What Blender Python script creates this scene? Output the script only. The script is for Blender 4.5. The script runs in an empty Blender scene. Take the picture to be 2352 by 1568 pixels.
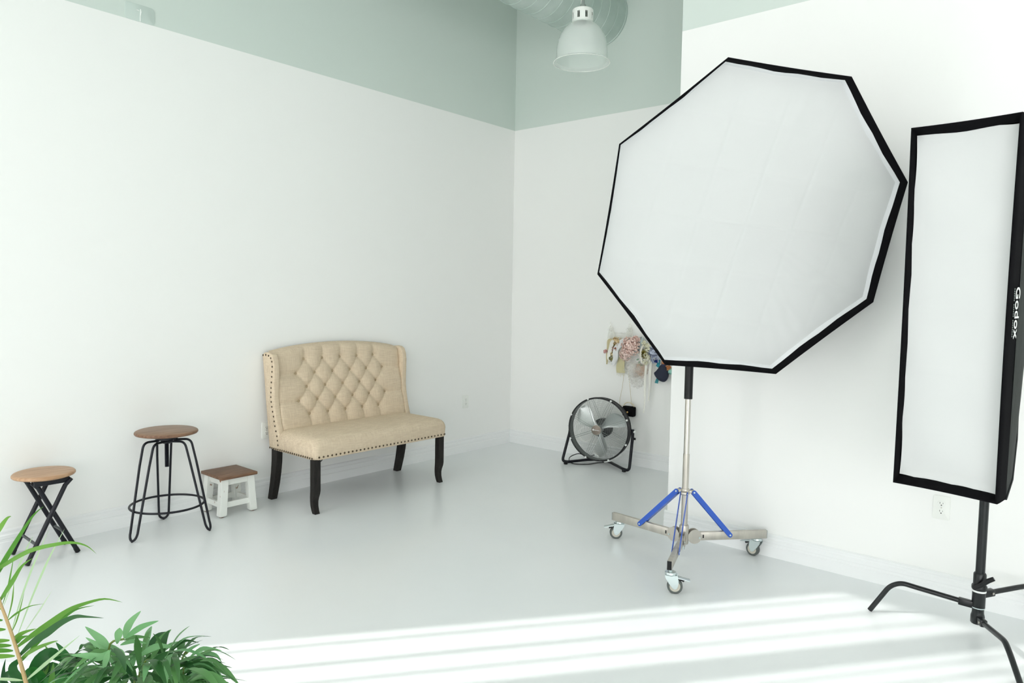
import bpy, bmesh, math, random
from mathutils import Vector as V, Matrix
random.seed(7)
S = bpy.context.scene
COL = S.collection
PI = math.pi
R = math.radians

# ------------------------------------------------------------------ camera
FPX, YAW, PITCH, ROLL = 1649.886, 0.701692, 0.0625127, 0.017378
CAM = V((4.58321, -5.41285, 1.44574))
fw = V((-math.sin(YAW) * math.cos(PITCH), math.cos(YAW) * math.cos(PITCH), -math.sin(PITCH)))
rt = V((math.cos(YAW), math.sin(YAW), 0.0))
up = rt.cross(fw)
cr = math.cos(ROLL) * rt + math.sin(ROLL) * up
cu = -math.sin(ROLL) * rt + math.cos(ROLL) * up
cam_d = bpy.data.cameras.new('camera')
cam_d.sensor_fit = 'HORIZONTAL'
cam_d.sensor_width = 36.0
cam_d.lens = FPX / 2352.0 * 36.0
cam_d.clip_start = 0.05
cam_o = bpy.data.objects.new('camera', cam_d)
COL.objects.link(cam_o)
cam_o.matrix_world = Matrix(((cr.x, cu.x, -fw.x, CAM.x), (cr.y, cu.y, -fw.y, CAM.y),
                             (cr.z, cu.z, -fw.z, CAM.z), (0, 0, 0, 1)))
S.camera = cam_o


def ray(px, py):
    return fw + cr * ((px - 1176.0) / FPX) - cu * ((py - 784.0) / FPX)


def at(px, py, depth):
    return CAM + ray(px, py) * depth


def onplane(px, py, ax, val):
    d = ray(px, py)
    return CAM + d * ((val - CAM[ax]) / d[ax])


# ------------------------------------------------------------------ light
SUN_AZ, SUN_EL = R(37.0), R(36.0)
sun_dir = V((math.sin(SUN_AZ) * math.cos(SUN_EL), math.cos(SUN_AZ) * math.cos(SUN_EL), -math.sin(SUN_EL)))
sun_d = bpy.data.lights.new('sun', 'SUN')
sun_d.energy = 2.5
sun_d.angle = R(0.6)
sun_d.color = (1.0, 0.985, 0.95)
sun_o = bpy.data.objects.new('sun', sun_d)
COL.objects.link(sun_o)
sun_o.rotation_euler = sun_dir.to_track_quat('-Z', 'Y').to_euler()
sun_o.location = (0, -12, 10)

wd = bpy.data.worlds.new('sky')
S.world = wd
wd.use_nodes = True
bgn = wd.node_tree.nodes['Background']
bgn.inputs[0].default_value = (1.0, 0.985, 0.992, 1)
bgn.inputs[1].default_value = 4.7

WIN_Y = -6.0          # short street wall left of the camera, with the two windows the sun comes through
FAR_Y = -10.0         # unseen wide storefront, set this far back to even out the daylight
RX = 14.0             # unseen far side of the room, widened for more daylight on the left wall
# (x from, x to, wall y, top)
WINDOWS = [(0.30, 0.925, WIN_Y, 3.97), (1.10, 1.50, WIN_Y, 3.97), (4.6, 8.6, FAR_Y, 3.4), (8.8, 13.6, FAR_Y, 3.4)]
for i, (x0, x1, wy, zt_) in enumerate(WINDOWS):
    ld = bpy.data.lights.new('daylight_portal', 'AREA')
    ld.shape = 'RECTANGLE'
    ld.size = x1 - x0
    ld.size_y = zt_ - 0.1
    ld.cycles.is_portal = True
    lo = bpy.data.objects.new('daylight_portal', ld)
    COL.objects.link(lo)
    lo.location = ((x0 + x1) / 2, wy - 0.21, (zt_ + 0.1) / 2)
    lo.rotation_euler = (R(90), 0, 0)

vs = S.view_settings
vs.view_transform = 'Standard'
vs.look = 'None'
vs.exposure = 0.05
vs.gamma = 1.0
vs.use_curve_mapping = False
S.cycles.use_denoising = True
S.cycles.use_light_tree = False
S.cycles.max_bounces = 8
S.cycles.transparent_max_bounces = 24
S.cycles.use_adaptive_sampling = True
S.cycles.adaptive_threshold = 0.06
S.cycles.diffuse_bounces = 7
S.cycles.sample_clamp_indirect = 6.0
S.cycles.caustics_reflective = False
S.cycles.caustics_refractive = False


# ------------------------------------------------------------------ materials
def lin(r, g, b):
    f = lambda c: (c / 255 / 12.92) if c / 255 <= 0.04045 else ((c / 255 + 0.055) / 1.055) ** 2.4
    return (f(r), f(g), f(b), 1.0)


def mat(name, col, rough=0.5, metal=0.0, spec=0.5, bump=None, vary=None, coat=0.0):
    """vary = (scale, colour2, stretch) noise colour; bump = (scale, strength, stretch)"""
    m = bpy.data.materials.new(name)
    m.use_nodes = True
    nt = m.node_tree
    b = nt.nodes['Principled BSDF']
    b.inputs['Base Color'].default_value = col
    b.inputs['Roughness'].default_value = rough
    b.inputs['Metallic'].default_value = metal
    b.inputs['Specular IOR Level'].default_value = spec
    b.inputs['Coat Weight'].default_value = coat
    tc = nt.nodes.new('ShaderNodeTexCoord')

    def noise(scale, stretch, detail=4):
        mp = nt.nodes.new('ShaderNodeMapping')
        mp.inputs['Scale'].default_value = stretch
        nt.links.new(tc.outputs['Object'], mp.inputs['Vector'])
        n = nt.nodes.new('ShaderNodeTexNoise')
        n.inputs['Scale'].default_value = scale
        n.inputs['Detail'].default_value = detail
        nt.links.new(mp.outputs[0], n.inputs['Vector'])
        return n
    if vary:
        n = noise(vary[0], vary[2] if len(vary) > 2 else (1, 1, 1))
        rp = nt.nodes.new('ShaderNodeValToRGB')
        lo, hi = (vary[3], vary[4]) if len(vary) > 4 else (0.35, 0.65)
        rp.color_ramp.elements[0].position = lo
        rp.color_ramp.elements[1].position = hi
        rp.color_ramp.elements[0].color = col
        rp.color_ramp.elements[1].color = vary[1]
        nt.links.new(n.outputs['Fac'], rp.inputs[0])
        nt.links.new(rp.outputs[0], b.inputs['Base Color'])
    if bump:
        n = noise(bump[0], bump[2] if len(bump) > 2 else (1, 1, 1), 3)
        bp = nt.nodes.new('ShaderNodeBump')
        bp.inputs['Strength'].default_value = bump[1]
        bp.inputs['Distance'].default_value = 0.01
        nt.links.new(n.outputs['Fac'], bp.inputs['Height'])
        nt.links.new(bp.outputs[0], b.inputs['Normal'])
    return m


def two_tone(name, z_split, low, high):
    """flat wall paint: white below the paint line, teal above it, faint roller texture"""
    m = mat(name, low, 0.55)
    nt = m.node_tree
    b = nt.nodes['Principled BSDF']
    b.inputs['Specular IOR Level'].default_value = 0.3
    g = nt.nodes.new('ShaderNodeNewGeometry')
    sp = nt.nodes.new('ShaderNodeSeparateXYZ')
    nt.links.new(g.outputs['Position'], sp.inputs[0])
    c = nt.nodes.new('ShaderNodeMath')
    c.operation = 'GREATER_THAN'
    c.inputs[1].default_value = z_split
    nt.links.new(sp.outputs['Z'], c.inputs[0])
    mx = nt.nodes.new('ShaderNodeMix')
    mx.data_type = 'RGBA'
    nt.links.new(c.outputs[0], mx.inputs[0])
    mx.inputs[6].default_value = low
    mx.inputs[7].default_value = high
    nt.links.new(mx.outputs[2], b.inputs['Base Color'])
    return m


def leaf_mat(name, c1, c2, trans=0.35):
    m = mat(name, c1, 0.42, spec=0.5)
    nt = m.node_tree
    b = nt.nodes['Principled BSDF']
    oi = nt.nodes.new('ShaderNodeObjectInfo')
    mx = nt.nodes.new('ShaderNodeMix')
    mx.data_type = 'RGBA'
    mx.inputs[6].default_value = c1
    mx.inputs[7].default_value = c2
    nt.links.new(oi.outputs['Random'], mx.inputs[0])
    nt.links.new(mx.outputs[2], b.inputs['Base Color'])
    tl = nt.nodes.new('ShaderNodeBsdfTranslucent')
    nt.links.new(mx.outputs[2], tl.inputs[0])
    ms = nt.nodes.new('ShaderNodeMixShader')
    ms.inputs[0].default_value = trans
    nt.links.new(b.outputs[0], ms.inputs[1])
    nt.links.new(tl.outputs[0], ms.inputs[2])
    nt.links.new(ms.outputs[0], nt.nodes['Material Output'].inputs[0])
    return m


def sheer(name, col, alpha, rough=0.9):
    m = mat(name, col, rough, spec=0.1)
    m.node_tree.nodes['Principled BSDF'].inputs['Alpha'].default_value = alpha
    return m


def wood(name, c1, c2, scale, rough=0.45, stretch=(14, 1, 14), spec=0.5):
    return mat(name, c1, rough, spec=spec, vary=(scale, c2, stretch, 0.3, 0.7), bump=(scale * 1.5, 0.15, stretch))


WHITE = (0.88, 0.888, 0.87, 1)
TEAL = (0.635, 0.71, 0.665, 1)
M = {
    'wall': two_tone('wall_paint', 3.05, WHITE, TEAL),
    'ceiling': mat('ceiling_paint', (0.87, 0.88, 0.86, 1), 0.7),
    'floor': mat('grey_floor_paint', (0.79, 0.82, 0.828, 1), 0.27, spec=0.5,
                 vary=(1.6, (0.81, 0.836, 0.842, 1))),
    'base': mat('white_trim', (0.855, 0.872, 0.872, 1), 0.4),
    'plate': mat('white_plastic', (0.84, 0.86, 0.82, 1), 0.35),
    'dark': mat('dark_slot', (0.02, 0.02, 0.02, 1), 0.6),
    'duct': mat('painted_duct', (0.43, 0.53, 0.485, 1), 0.36, metal=0.0, vary=(5, (0.52, 0.61, 0.57, 1)), bump=(9, 0.08)),
    'linen': None,
    'blackwood': wood('black_wood', (0.010, 0.009, 0.008, 1), (0.024, 0.021, 0.019, 1), 18, 0.5, (6, 6, 1), 0.2),
    'nail': mat('bronze_nail', (0.10, 0.075, 0.05, 1), 0.35, 0.8),
    'walnut': wood('walnut', lin(118, 88, 66), lin(150, 118, 92), 5, 0.42, (10, 1.2, 10)),
    'oak': wood('oak_veneer', lin(168, 130, 98), lin(196, 160, 126), 5, 0.4, (12, 1.2, 12)),
    'darkoak': wood('dark_oak', lin(96, 66, 46), lin(140, 106, 82), 6, 0.5, (14, 1.4, 14)),
    'blackmetal': mat('black_metal', (0.010, 0.011, 0.016, 1), 0.38, 0.0, spec=0.3),
    'blackplastic': mat('black_plastic', (0.008, 0.009, 0.010, 1), 0.4, spec=0.3),
    'blackfabric': mat('black_fabric', (0.006, 0.006, 0.007, 1), 0.9, spec=0.06, bump=(300, 0.1)),
    'greyfabric': mat('charcoal_fabric', (0.020, 0.024, 0.022, 1), 0.6, spec=0.2, bump=(40, 0.2, (1, 1, 0.3))),
    'distress': mat('distressed_white', (0.80, 0.82, 0.78, 1), 0.6,
                    vary=(22, lin(150, 110, 80), (1, 1, 0.8), 0.64, 0.70), bump=(30, 0.15)),
    'steel': mat('brushed_steel', (0.62, 0.60, 0.55, 1), 0.28, 1.0),
    'dullsteel': mat('dull_steel', (0.50, 0.475, 0.43, 1), 0.42, 0.85, vary=(6, (0.60, 0.57, 0.51, 1), (4, 4, 1))),
    'zinc': mat('zinc_plate', (0.62, 0.70, 0.70, 1), 0.3, 0.85),
    'tyre': mat('grey_rubber', (0.085, 0.10, 0.092, 1), 0.5),
    'wheelhub': mat('cream_hub', (0.55, 0.53, 0.45, 1), 0.5),
    'blue': mat('blue_enamel', lin(48, 92, 190), 0.35),
    'silver': mat('silver_blade', (0.66, 0.69, 0.68, 1), 0.30, 0.75),
    'wire': mat('dark_chrome_wire', (0.34, 0.37, 0.36, 1), 0.3, 0.8),
    'badge': mat('bronze_badge', (0.16, 0.135, 0.11, 1), 0.3, 0.6, vary=(30, (0.24, 0.20, 0.17, 1))),
    'whitemark': mat('white_marking', (0.85, 0.87, 0.85, 1), 0.5),
    'sticker': mat('green_marking', (0.35, 0.6, 0.12, 1), 0.5),
    'diffuser': None,
    'whitecloth': mat('white_cloth', (0.76, 0.78, 0.79, 1), 0.8, bump=(60, 0.05)),
    'cstand': mat('cstand_metal', (0.008, 0.010, 0.011, 1), 0.30, 0.0, spec=0.4, vary=(60, (0.016, 0.019, 0.020, 1), (1, 1, 0.2), 0.5, 0.75)),
    'collar': mat('white_enamel', (0.80, 0.83, 0.79, 1), 0.35),
    'grey': mat('grey_metal', (0.25, 0.29, 0.27, 1), 0.5),
    'stem': mat('tan_stem', lin(186, 158, 112), 0.5),
    'pot': mat('terracotta_pot', (0.45, 0.44, 0.42, 1), 0.7),
    'soil': mat('potting_soil', (0.03, 0.022, 0.016, 1), 0.95, bump=(60, 0.6)),
    'twig': mat('olive_stem', lin(104, 128, 56), 0.5),
    'leaf_d': leaf_mat('bush_leaf', lin(24, 80, 34), lin(98, 152, 86), 0.24),
    'leaf_l': leaf_mat('sky_sheen_leaf', lin(112, 172, 112), lin(146, 198, 142), 0.35),  # pale sheen of the sky on glossy leaves, put into the green
    'leaf_p': leaf_mat('palm_leaf', lin(72, 138, 44), lin(128, 178, 76), 0.40),
    'leaf_w': leaf_mat('lit_pale_blade', lin(186, 214, 170), lin(214, 230, 204), 0.40),  # whitish look of lit blades, put into the leaf colour
    'leaf_b': leaf_mat('broad_leaf', lin(20, 78, 34), lin(48, 122, 46), 0.28),
}
# linen: two crossed thread noises
m = mat('beige_linen', (0.56, 0.455, 0.315, 1), 0.85, spec=0.2)
nt = m.node_tree
b = nt.nodes['Principled BSDF']
tc = [n for n in nt.nodes if n.type == 'TEX_COORD'][0]
facs = []
for stv in ((60, 14, 260), (60, 260, 14)):
    mp = nt.nodes.new('ShaderNodeMapping')
    mp.inputs['Scale'].default_value = stv
    nt.links.new(tc.outputs['Object'], mp.inputs['Vector'])
    n = nt.nodes.new('ShaderNodeTexNoise')
    n.inputs['Scale'].default_value = 1.0
    n.inputs['Detail'].default_value = 2
    nt.links.new(mp.outputs[0], n.inputs['Vector'])
    facs.append(n)
ad = nt.nodes.new('ShaderNodeMath')
ad.operation = 'ADD'
nt.links.new(facs[0].outputs['Fac'], ad.inputs[0])
nt.links.new(facs[1].outputs['Fac'], ad.inputs[1])
rp = nt.nodes.new('ShaderNodeValToRGB')
rp.color_ramp.elements[0].position = 0.35
rp.color_ramp.elements[1].position = 0.62
rp.color_ramp.elements[0].color = (0.575, 0.462, 0.335, 1)
rp.color_ramp.elements[1].color = (0.70, 0.588, 0.44, 1)
hf = nt.nodes.new('ShaderNodeMath')
hf.operation = 'MULTIPLY'
hf.inputs[1].default_value = 0.5
nt.links.new(ad.outputs[0], hf.inputs[0])
nt.links.new(hf.outputs[0], rp.inputs[0])
nt.links.new(rp.outputs[0], b.inputs['Base Color'])
bp = nt.nodes.new('ShaderNodeBump')
bp.inputs['Strength'].default_value = 0.12
bp.inputs['Distance'].default_value = 0.004
nt.links.new(hf.outputs[0], bp.inputs['Height'])
nt.links.new(bp.outputs[0], b.inputs['Normal'])
M['linen'] = m
M['drumgrey'] = mat('drum_grey', (0.10, 0.115, 0.11, 1), 0.35)
M['darkgrey'] = mat('dark_grey_metal', (0.05, 0.06, 0.06, 1), 0.4)
M['buttoncloth'] = mat('button_linen', (0.44, 0.35, 0.23, 1), 0.85, spec=0.2, bump=(300, 0.3))
M['piping'] = mat('linen_seam', (0.38, 0.30, 0.20, 1), 0.9, spec=0.1)
# softbox diffuser cloth, a little light comes through it
m = mat('diffuser_cloth', (0.685, 0.70, 0.695, 1), 0.75, spec=0.15, bump=(9, 0.12, (1, 1, 0.6)))
M['diffuser'] = m
# prismatic acrylic of the pendant
m = bpy.data.materials.new('prismatic_acrylic')
m.use_nodes = True
nt = m.node_tree
b = nt.nodes['Principled BSDF']
b.inputs['Base Color'].default_value = (0.86, 0.89, 0.87, 1)
b.inputs['Roughness'].default_value = 0.15
tp = nt.nodes.new('ShaderNodeBsdfTransparent')
tp.inputs[0].default_value = (0.93, 0.97, 0.95, 1)
ms = nt.nodes.new('ShaderNodeMixShader')
ms.inputs[0].default_value = 0.42
nt.links.new(tp.outputs[0], ms.inputs[1])
nt.links.new(b.outputs[0], ms.inputs[2])
nt.links.new(ms.outputs[0], nt.nodes['Material Output'].inputs[0])
M['acrylic'] = m


# ------------------------------------------------------------------ mesh builder
class MB:
    def __init__(s):
        s.v, s.f = [], []

    def add(s, vs_, fs):
        o = len(s.v)
        s.v += [V(p) for p in vs_]
        s.f += [tuple(i + o for i in f) for f in fs]
        return s

    def box(s, c, size, ax=None):
        c = V(c)
        ax = ax or (V((1, 0, 0)), V((0, 1, 0)), V((0, 0, 1)))
        p = []
        for k in (-.5, .5):
            for j in (-.5, .5):
                for i in (-.5, .5):
                    p.append(c + ax[0] * (size[0] * i) + ax[1] * (size[1] * j) + ax[2] * (size[2] * k))
        return s.add(p, [(0, 2, 3, 1), (4, 5, 7, 6), (0, 1, 5, 4), (2, 6, 7, 3), (0, 4, 6, 2), (1, 3, 7, 5)])

    def span(s, a, b):
        return s.box([(a[i] + b[i]) / 2 for i in range(3)], [abs(b[i] - a[i]) for i in range(3)])

    def bar(s, p0, p1, w, h, upv=(0, 0, 1)):
        """box from p0 to p1, w across, h along upv"""
        p0, p1 = V(p0), V(p1)
        d = (p1 - p0)
        L = d.length
        d.normalize()
        side = d.cross(V(upv)).normalized()
        u = side.cross(d)
        return s.box((p0 + p1) / 2, (L, w, h), (d, side, u))

    def tube(s, pts, r, n=8, closed=False, squash=None):
        pts = [V(p) for p in pts]
        N = len(pts)
        rr = r if isinstance(r, (list, tuple)) else [r] * N
        T = []
        for i in range(N):
            if closed:
                t = pts[(i + 1) % N] - pts[i - 1]
            else:
                t = pts[min(i + 1, N - 1)] - pts[max(i - 1, 0)]
            T.append(t.normalized())
        ref = V((0, 0, 1)) if abs(T[0].z) < 0.9 else V((1, 0, 0))
        nx = T[0].cross(ref).normalized()
        vs_, fs = [], []
        for i in range(N):
            nx = (nx - T[i] * nx.dot(T[i])).normalized()
            ny = T[i].cross(nx)
            for k in range(n):
                a = 2 * PI * k / n
                vs_.append(pts[i] + (nx * math.cos(a) + ny * math.sin(a)) * rr[i])
        M_ = N if closed else N - 1
        for i in range(M_):
            j = (i + 1) % N
            for k in range(n):
                fs.append((i * n + k, i * n + (k + 1) % n, j * n + (k + 1) % n, j * n + k))
        if not closed:
            fs.append(tuple(range(n - 1, -1, -1)))
            fs.append(tuple((N - 1) * n + k for k in range(n)))
        return s.add(vs_, fs)

    def lathe(s, prof, o, n=24, ax=None, cap0=False, cap1=False, mod=None):
        o = V(o)
        X, Y, Z = ax or (V((1, 0, 0)), V((0, 1, 0)), V((0, 0, 1)))
        vs_, fs = [], []
        for r_, z_ in prof:
            for k in range(n):
                a = 2 * PI * k / n
                q = r_ * (mod(k, z_) if mod else 1)
                vs_.append(o + (X * math.cos(a) + Y * math.sin(a)) * q + Z * z_)
        for i in range(len(prof) - 1):
            for k in range(n):
                fs.append((i * n + k, i * n + (k + 1) % n, (i + 1) * n + (k + 1) % n, (i + 1) * n + k))
        if cap0:
            fs.append(tuple(range(n - 1, -1, -1)))
        if cap1:
            fs.append(tuple((len(prof) - 1) * n + k for k in range(n)))
        return s.add(vs_, fs)

    def prism(s, poly, fn, d0, d1):
        """poly of (u,v); fn(u,v,d) -> point; extruded between d0 and d1"""
        n = len(poly)
        vs_ = [fn(u, v, d0) for u, v in poly] + [fn(u, v, d1) for u, v in poly]
        fs = [tuple(range(n - 1, -1, -1)), tuple(range(n, 2 * n))]
        fs += [(i, (i + 1) % n, n + (i + 1) % n, n + i) for i in range(n)]
        return s.add(vs_, fs)

    def loft(s, rings, cap0=True, cap1=True, closed=True):
        n = len(rings[0])
        vs_ = [p for rg in rings for p in rg]
        fs = []
        for i in range(len(rings) - 1):
            for k in range(n if closed else n - 1):
                fs.append((i * n + k, i * n + (k + 1) % n, (i + 1) * n + (k + 1) % n, (i + 1) * n + k))
        if cap0:
            fs.append(tuple(range(n - 1, -1, -1)))
        if cap1:
            fs.append(tuple((len(rings) - 1) * n + k for k in range(n)))
        return s.add(vs_, fs)

    def grid(s, fn, nu, nv):
        vs_ = [fn(i / nu, j / nv) for j in range(nv + 1) for i in range(nu + 1)]
        fs = [(j * (nu + 1) + i, j * (nu + 1) + i + 1, (j + 1) * (nu + 1) + i + 1, (j + 1) * (nu + 1) + i)
              for j in range(nv) for i in range(nu)]
        return s.add(vs_, fs)

    def ball(s, c, r, n=8, m=6, sc=(1, 1, 1)):
        c = V(c)
        prof = []
        rings = []
        for j in range(1, m):
            t = PI * j / m
            rings.append([c + V((math.sin(t) * math.cos(2 * PI * k / n) * r * sc[0], math.sin(t) * math.sin(2 * PI * k / n) * r * sc[1],
                                 math.cos(t) * r * sc[2])) for k in range(n)])
        return s.loft(rings)

    def build(s, name, material, parent=None, smooth=True, bevel=0, seg=2, angle=40, solid=0, doubles=False, recalc=True):
        off = V((0, 0, 0))
        p = parent
        while p is not None:
            off += p.location
            p = p.parent
        bm = bmesh.new()
        bv = [bm.verts.new(q - off) for q in s.v]
        for f in s.f:
            try:
                bm.faces.new([bv[i] for i in f])
            except ValueError:
                pass
        if doubles:
            bmesh.ops.remove_doubles(bm, verts=bm.verts, dist=1e-5)
        if recalc:
            bmesh.ops.recalc_face_normals(bm, faces=bm.faces)
        if bevel:
            bmesh.ops.bevel(bm, geom=list(bm.edges), offset=bevel, segments=seg, profile=0.5, affect='EDGES', clamp_overlap=True)
        if solid:
            bmesh.ops.solidify(bm, geom=list(bm.faces), thickness=solid)
        me = bpy.data.meshes.new(name)
        bm.to_mesh(me)
        bm.free()
        me.materials.append(M[material] if isinstance(material, str) else material)
        if smooth:
            me.polygons.foreach_set('use_smooth', [True] * len(me.polygons))
            me.set_sharp_from_angle(angle=R(angle))
        o = bpy.data.objects.new(name, me)
        COL.objects.link(o)
        if parent is not None:
            o.parent = parent
        return o


def tag(o, label=None, cat=None, group=None, kind=None):
    if label:
        o['label'] = label
    if cat:
        o['category'] = cat
    if group:
        o['group'] = group
    if kind:
        o['kind'] = kind
    return o


def thing(name, label, cat, loc, group=None):
    o = bpy.data.objects.new(name, None)
    o.empty_display_size = 0.1
    COL.objects.link(o)
    o.location = loc
    return tag(o, label, cat, group)


def smooth_path(pts, n=8, closed=False):
    """Catmull-Rom through pts"""
    pts = [V(p) for p in pts]
    out = []
    N = len(pts)
    for i in range(N if closed else N - 1):
        if closed:
            p0, p1, p2, p3 = pts[i - 1], pts[i], pts[(i + 1) % N], pts[(i + 2) % N]
        else:
            p0, p1, p2, p3 = pts[max(i - 1, 0)], pts[i], pts[i + 1], pts[min(i + 2, N - 1)]
        for k in range(n):
            t = k / n
            out.append(0.5 * ((2 * p1) + (p2 - p0) * t + (2 * p0 - 5 * p1 + 4 * p2 - p3) * t * t + (3 * p1 - p0 - 3 * p2 + p3) * t ** 3))
    if not closed:
        out.append(pts[-1])
    return out


def fillet(pts, r, n=6):
    """polyline with rounded corners"""
    pts = [V(p) for p in pts]
    rr = r if isinstance(r, (list, tuple)) else [r] * len(pts)
    out = [pts[0]]
    for i in range(1, len(pts) - 1):
        a, b_, c = pts[i - 1], pts[i], pts[i + 1]
        d1, d2 = (a - b_), (c - b_)
        k = min(rr[i], d1.length * 0.49, d2.length * 0.49)
        s0, s1 = b_ + d1.normalized() * k, b_ + d2.normalized() * k
        for j in range(n + 1):
            t = j / n
            out.append(s0 * (1 - t) ** 2 + b_ * 2 * t * (1 - t) + s1 * t * t)
    out.append(pts[-1])
    return out


# ------------------------------------------------------------------ the room
WC_Y, WC_X = -1.398, 2.486
CEIL = 4.8
o = MB().span((-0.2, FAR_Y - 0.3, -0.1), (RX + 0.2, 0.2, 0)).build('floor', 'floor', smooth=False)
tag(o, 'pale grey glossy painted floor', kind='structure')
wl = MB().span((-0.2, WIN_Y - 0.2, 0), (0, 0.2, CEIL)).build('wall_left', 'wall', smooth=False)
tag(wl, 'long white wall with teal band above, behind the bench and stools', kind='structure')
wb = MB().span((0, 0, 0), (WC_X, 0.2, CEIL)).build('wall_back', 'wall', smooth=False)
tag(wb, 'white back wall with teal band, behind the fan', kind='structure')
wr = MB().span((WC_X, WC_Y, 0), (RX, 0.2, CEIL)).build('wall_right', 'wall', smooth=False)
tag(wr, 'projecting white wall behind the softboxes', kind='structure')
o = MB().span((RX, FAR_Y - 0.2, 0), (RX + 0.2, 0.2, CEIL)).build('wall_side', 'wall', smooth=False)
tag(o, kind='structure')
o = MB().span((-0.2, WIN_Y - 0.03, CEIL), (RX + 0.2, 0.2, CEIL + 0.1)).span((2.0, FAR_Y - 0.2, CEIL), (RX + 0.2, WIN_Y - 0.03, CEIL + 0.1)).build('ceiling', 'ceiling', smooth=False)
tag(o, kind='structure')


def pierced(name, x0, x1, wy, wins, th=0.2):
    mb = MB().span((x0, wy - th, 0), (x1, wy, 0.1))
    e = [x0] + [q for w in wins for q in w[:2]] + [x1]
    for i in range(0, len(e), 2):
        mb.span((e[i], wy - th, 0.1), (e[i + 1], wy, CEIL))
    for w in wins:
        mb.span((w[0], wy - th, w[3]), (w[1], wy, CEIL))
    return tag(mb.build(name, 'wall', smooth=False), kind='structure')


# street walls behind the camera
pierced('wall_front', -0.2, 2.2, WIN_Y, WINDOWS[:2], 0.03)
tag(MB().span((2.0, FAR_Y, 0), (2.2, WIN_Y - 0.03, CEIL)).build('wall_return', 'wall', smooth=False), kind='structure')  # unseen, added to recess the storefront for flatter daylight
pierced('wall_storefront', 2.0, RX, FAR_Y, WINDOWS[2:])
# window bars: thin uprights standing in the two openings the sun comes through
ca, sa = math.cos(SUN_AZ), math.sin(SUN_AZ)
for wi, xs in enumerate(((0.40, 0.605, 0.774), (1.19, 1.31, 1.42))):
    w0, w1 = WINDOWS[wi][:2]
    WIN_T = WINDOWS[wi][3]
    fr = MB().span((w0, WIN_Y - 0.025, 0.1), (w1, WIN_Y - 0.005, 0.13)).build('window_%d' % (wi + 1), 'base', smooth=False)
    tag(fr, kind='structure')
    for j, x in enumerate(xs):
        wdt = (0.02, 0.028, 0.02, 0.024, 0.02)[j]
        MB().span((x - wdt / 2, WIN_Y - 0.02, 0.13), (x + wdt / 2, WIN_Y - 0.01, WIN_T)).build('window_bar', 'base', fr, smooth=False)

# baseboards
PROF = [(0, 0), (0.016, 0), (0.016, 0.062), (0.0125, 0.066), (0.0125, 0.078), (0.0145, 0.081), (0.0145, 0.098),
        (0.0095, 0.104), (0.0095, 0.113), (0.011, 0.116), (0.011, 0.124), (0.004, 0.131), (0, 0.131)]


def baseboard(name, fn, d0, d1, label):
    o = MB().prism(PROF, fn, d0, d1).build(name, 'base', smooth=False)
    return tag(o, label, kind='structure')


baseboard('baseboard_left', lambda u, v, d: V((u, d, v)), -6.0, -0.0, 'white ridged baseboard along the long left wall')
baseboard('baseboard_back', lambda u, v, d: V((d, -u, v)), 0.0, WC_X, 'white ridged baseboard along the back wall')
baseboard('baseboard_right', lambda u, v, d: V((d, WC_Y - u, v)), WC_X - 0.016, RX, 'white ridged baseboard along the projecting wall')

# patched square and a white paint drip high on the left wall
def rrect(cx, cy, w, h, r, n=4):
    p = []
    for qx, qy, a0 in ((1, 1, 0), (-1, 1, 90), (-1, -1, 180), (1, -1, 270)):
        for k in range(n + 1):
            a = R(a0 + 90 * k / n)
            p.append((cx + qx * (w / 2 - r) + r * math.cos(a), cy + qy * (h / 2 - r) + r * math.sin(a)))
    return p


tl_mat = mat('patch_paint', (0.56, 0.645, 0.605, 1), 0.6)
MB().prism(rrect(-3.50, 3.10, 0.17, 0.10, 0.02), lambda u, v, d: V((d, u, v)), 0.0, 0.0035).build('wall_patch', tl_mat, wl, bevel=0.001)
MB().tube([(0.004, -3.497, 3.125), (0.0045, -3.495, 3.108), (0.004, -3.499, 3.085), (0.004, -3.5, 3.052)], [0.002, 0.0045, 0.002, 0.0025], 6).build('paint_drip', 'whitemark', wl)
MB().tube([(0.0035, -3.52, 3.115), (0.004, -3.505, 3.113)], [0.0015, 0.003], 6).build('paint_drip', 'whitemark', wl)


# ------------------------------------------------------------------ outlets
def outlet(pos, nrm, label):
    """duplex outlet plate on a wall; nrm is the wall normal"""
    n_ = V(nrm)
    r_ = V((0, 0, 1)).cross(n_)
    P = V(pos)
    f = lambda u, v, d: P + r_ * u + V((0, 0, v)) + n_ * d
    t = thing('wall_outlet', label, 'outlet', P, 'wall outlets')
    MB().prism(rrect(0, 0, 0.072, 0.117, 0.006), f, 0.0, 0.006).build('cover_plate', 'plate', t, bevel=0.0015)
    for s_ in (1, -1):
        cz = 0.0195 * s_
        poly = [(0.0175 * math.cos(a) , cz + max(-0.0135, min(0.0135, 0.0175 * math.sin(a)))) for a in [2 * PI * k / 24 for k in range(24)]]
        fc = MB().prism(poly, f, 0.006, 0.008).build('receptacle', 'plate', t, bevel=0.0006)
        MB().prism([(-0.0075, cz), (-0.0055, cz), (-0.0055, cz + 0.008), (-0.0075, cz + 0.008)], f, 0.0078, 0.0084).build('slot', 'dark', fc, smooth=False)
        MB().prism([(0.0055, cz), (0.0072, cz), (0.0072, cz + 0.0065), (0.0055, cz + 0.0065)], f, 0.0078, 0.0084).build('slot', 'dark', fc, smooth=False)
        MB().prism([(0.0028 * math.cos(2 * PI * k / 10), cz - 0.007 + 0.0028 * math.sin(2 * PI * k / 10)) for k in range(10)], f, 0.0078, 0.0084).build('slot', 'dark', fc, smooth=False)
    MB().prism([(0.003 * math.cos(2 * PI * k / 10), 0.003 * math.sin(2 * PI * k / 10)) for k in range(10)], f, 0.006, 0.0072).build('screw', 'steel', t)


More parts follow.
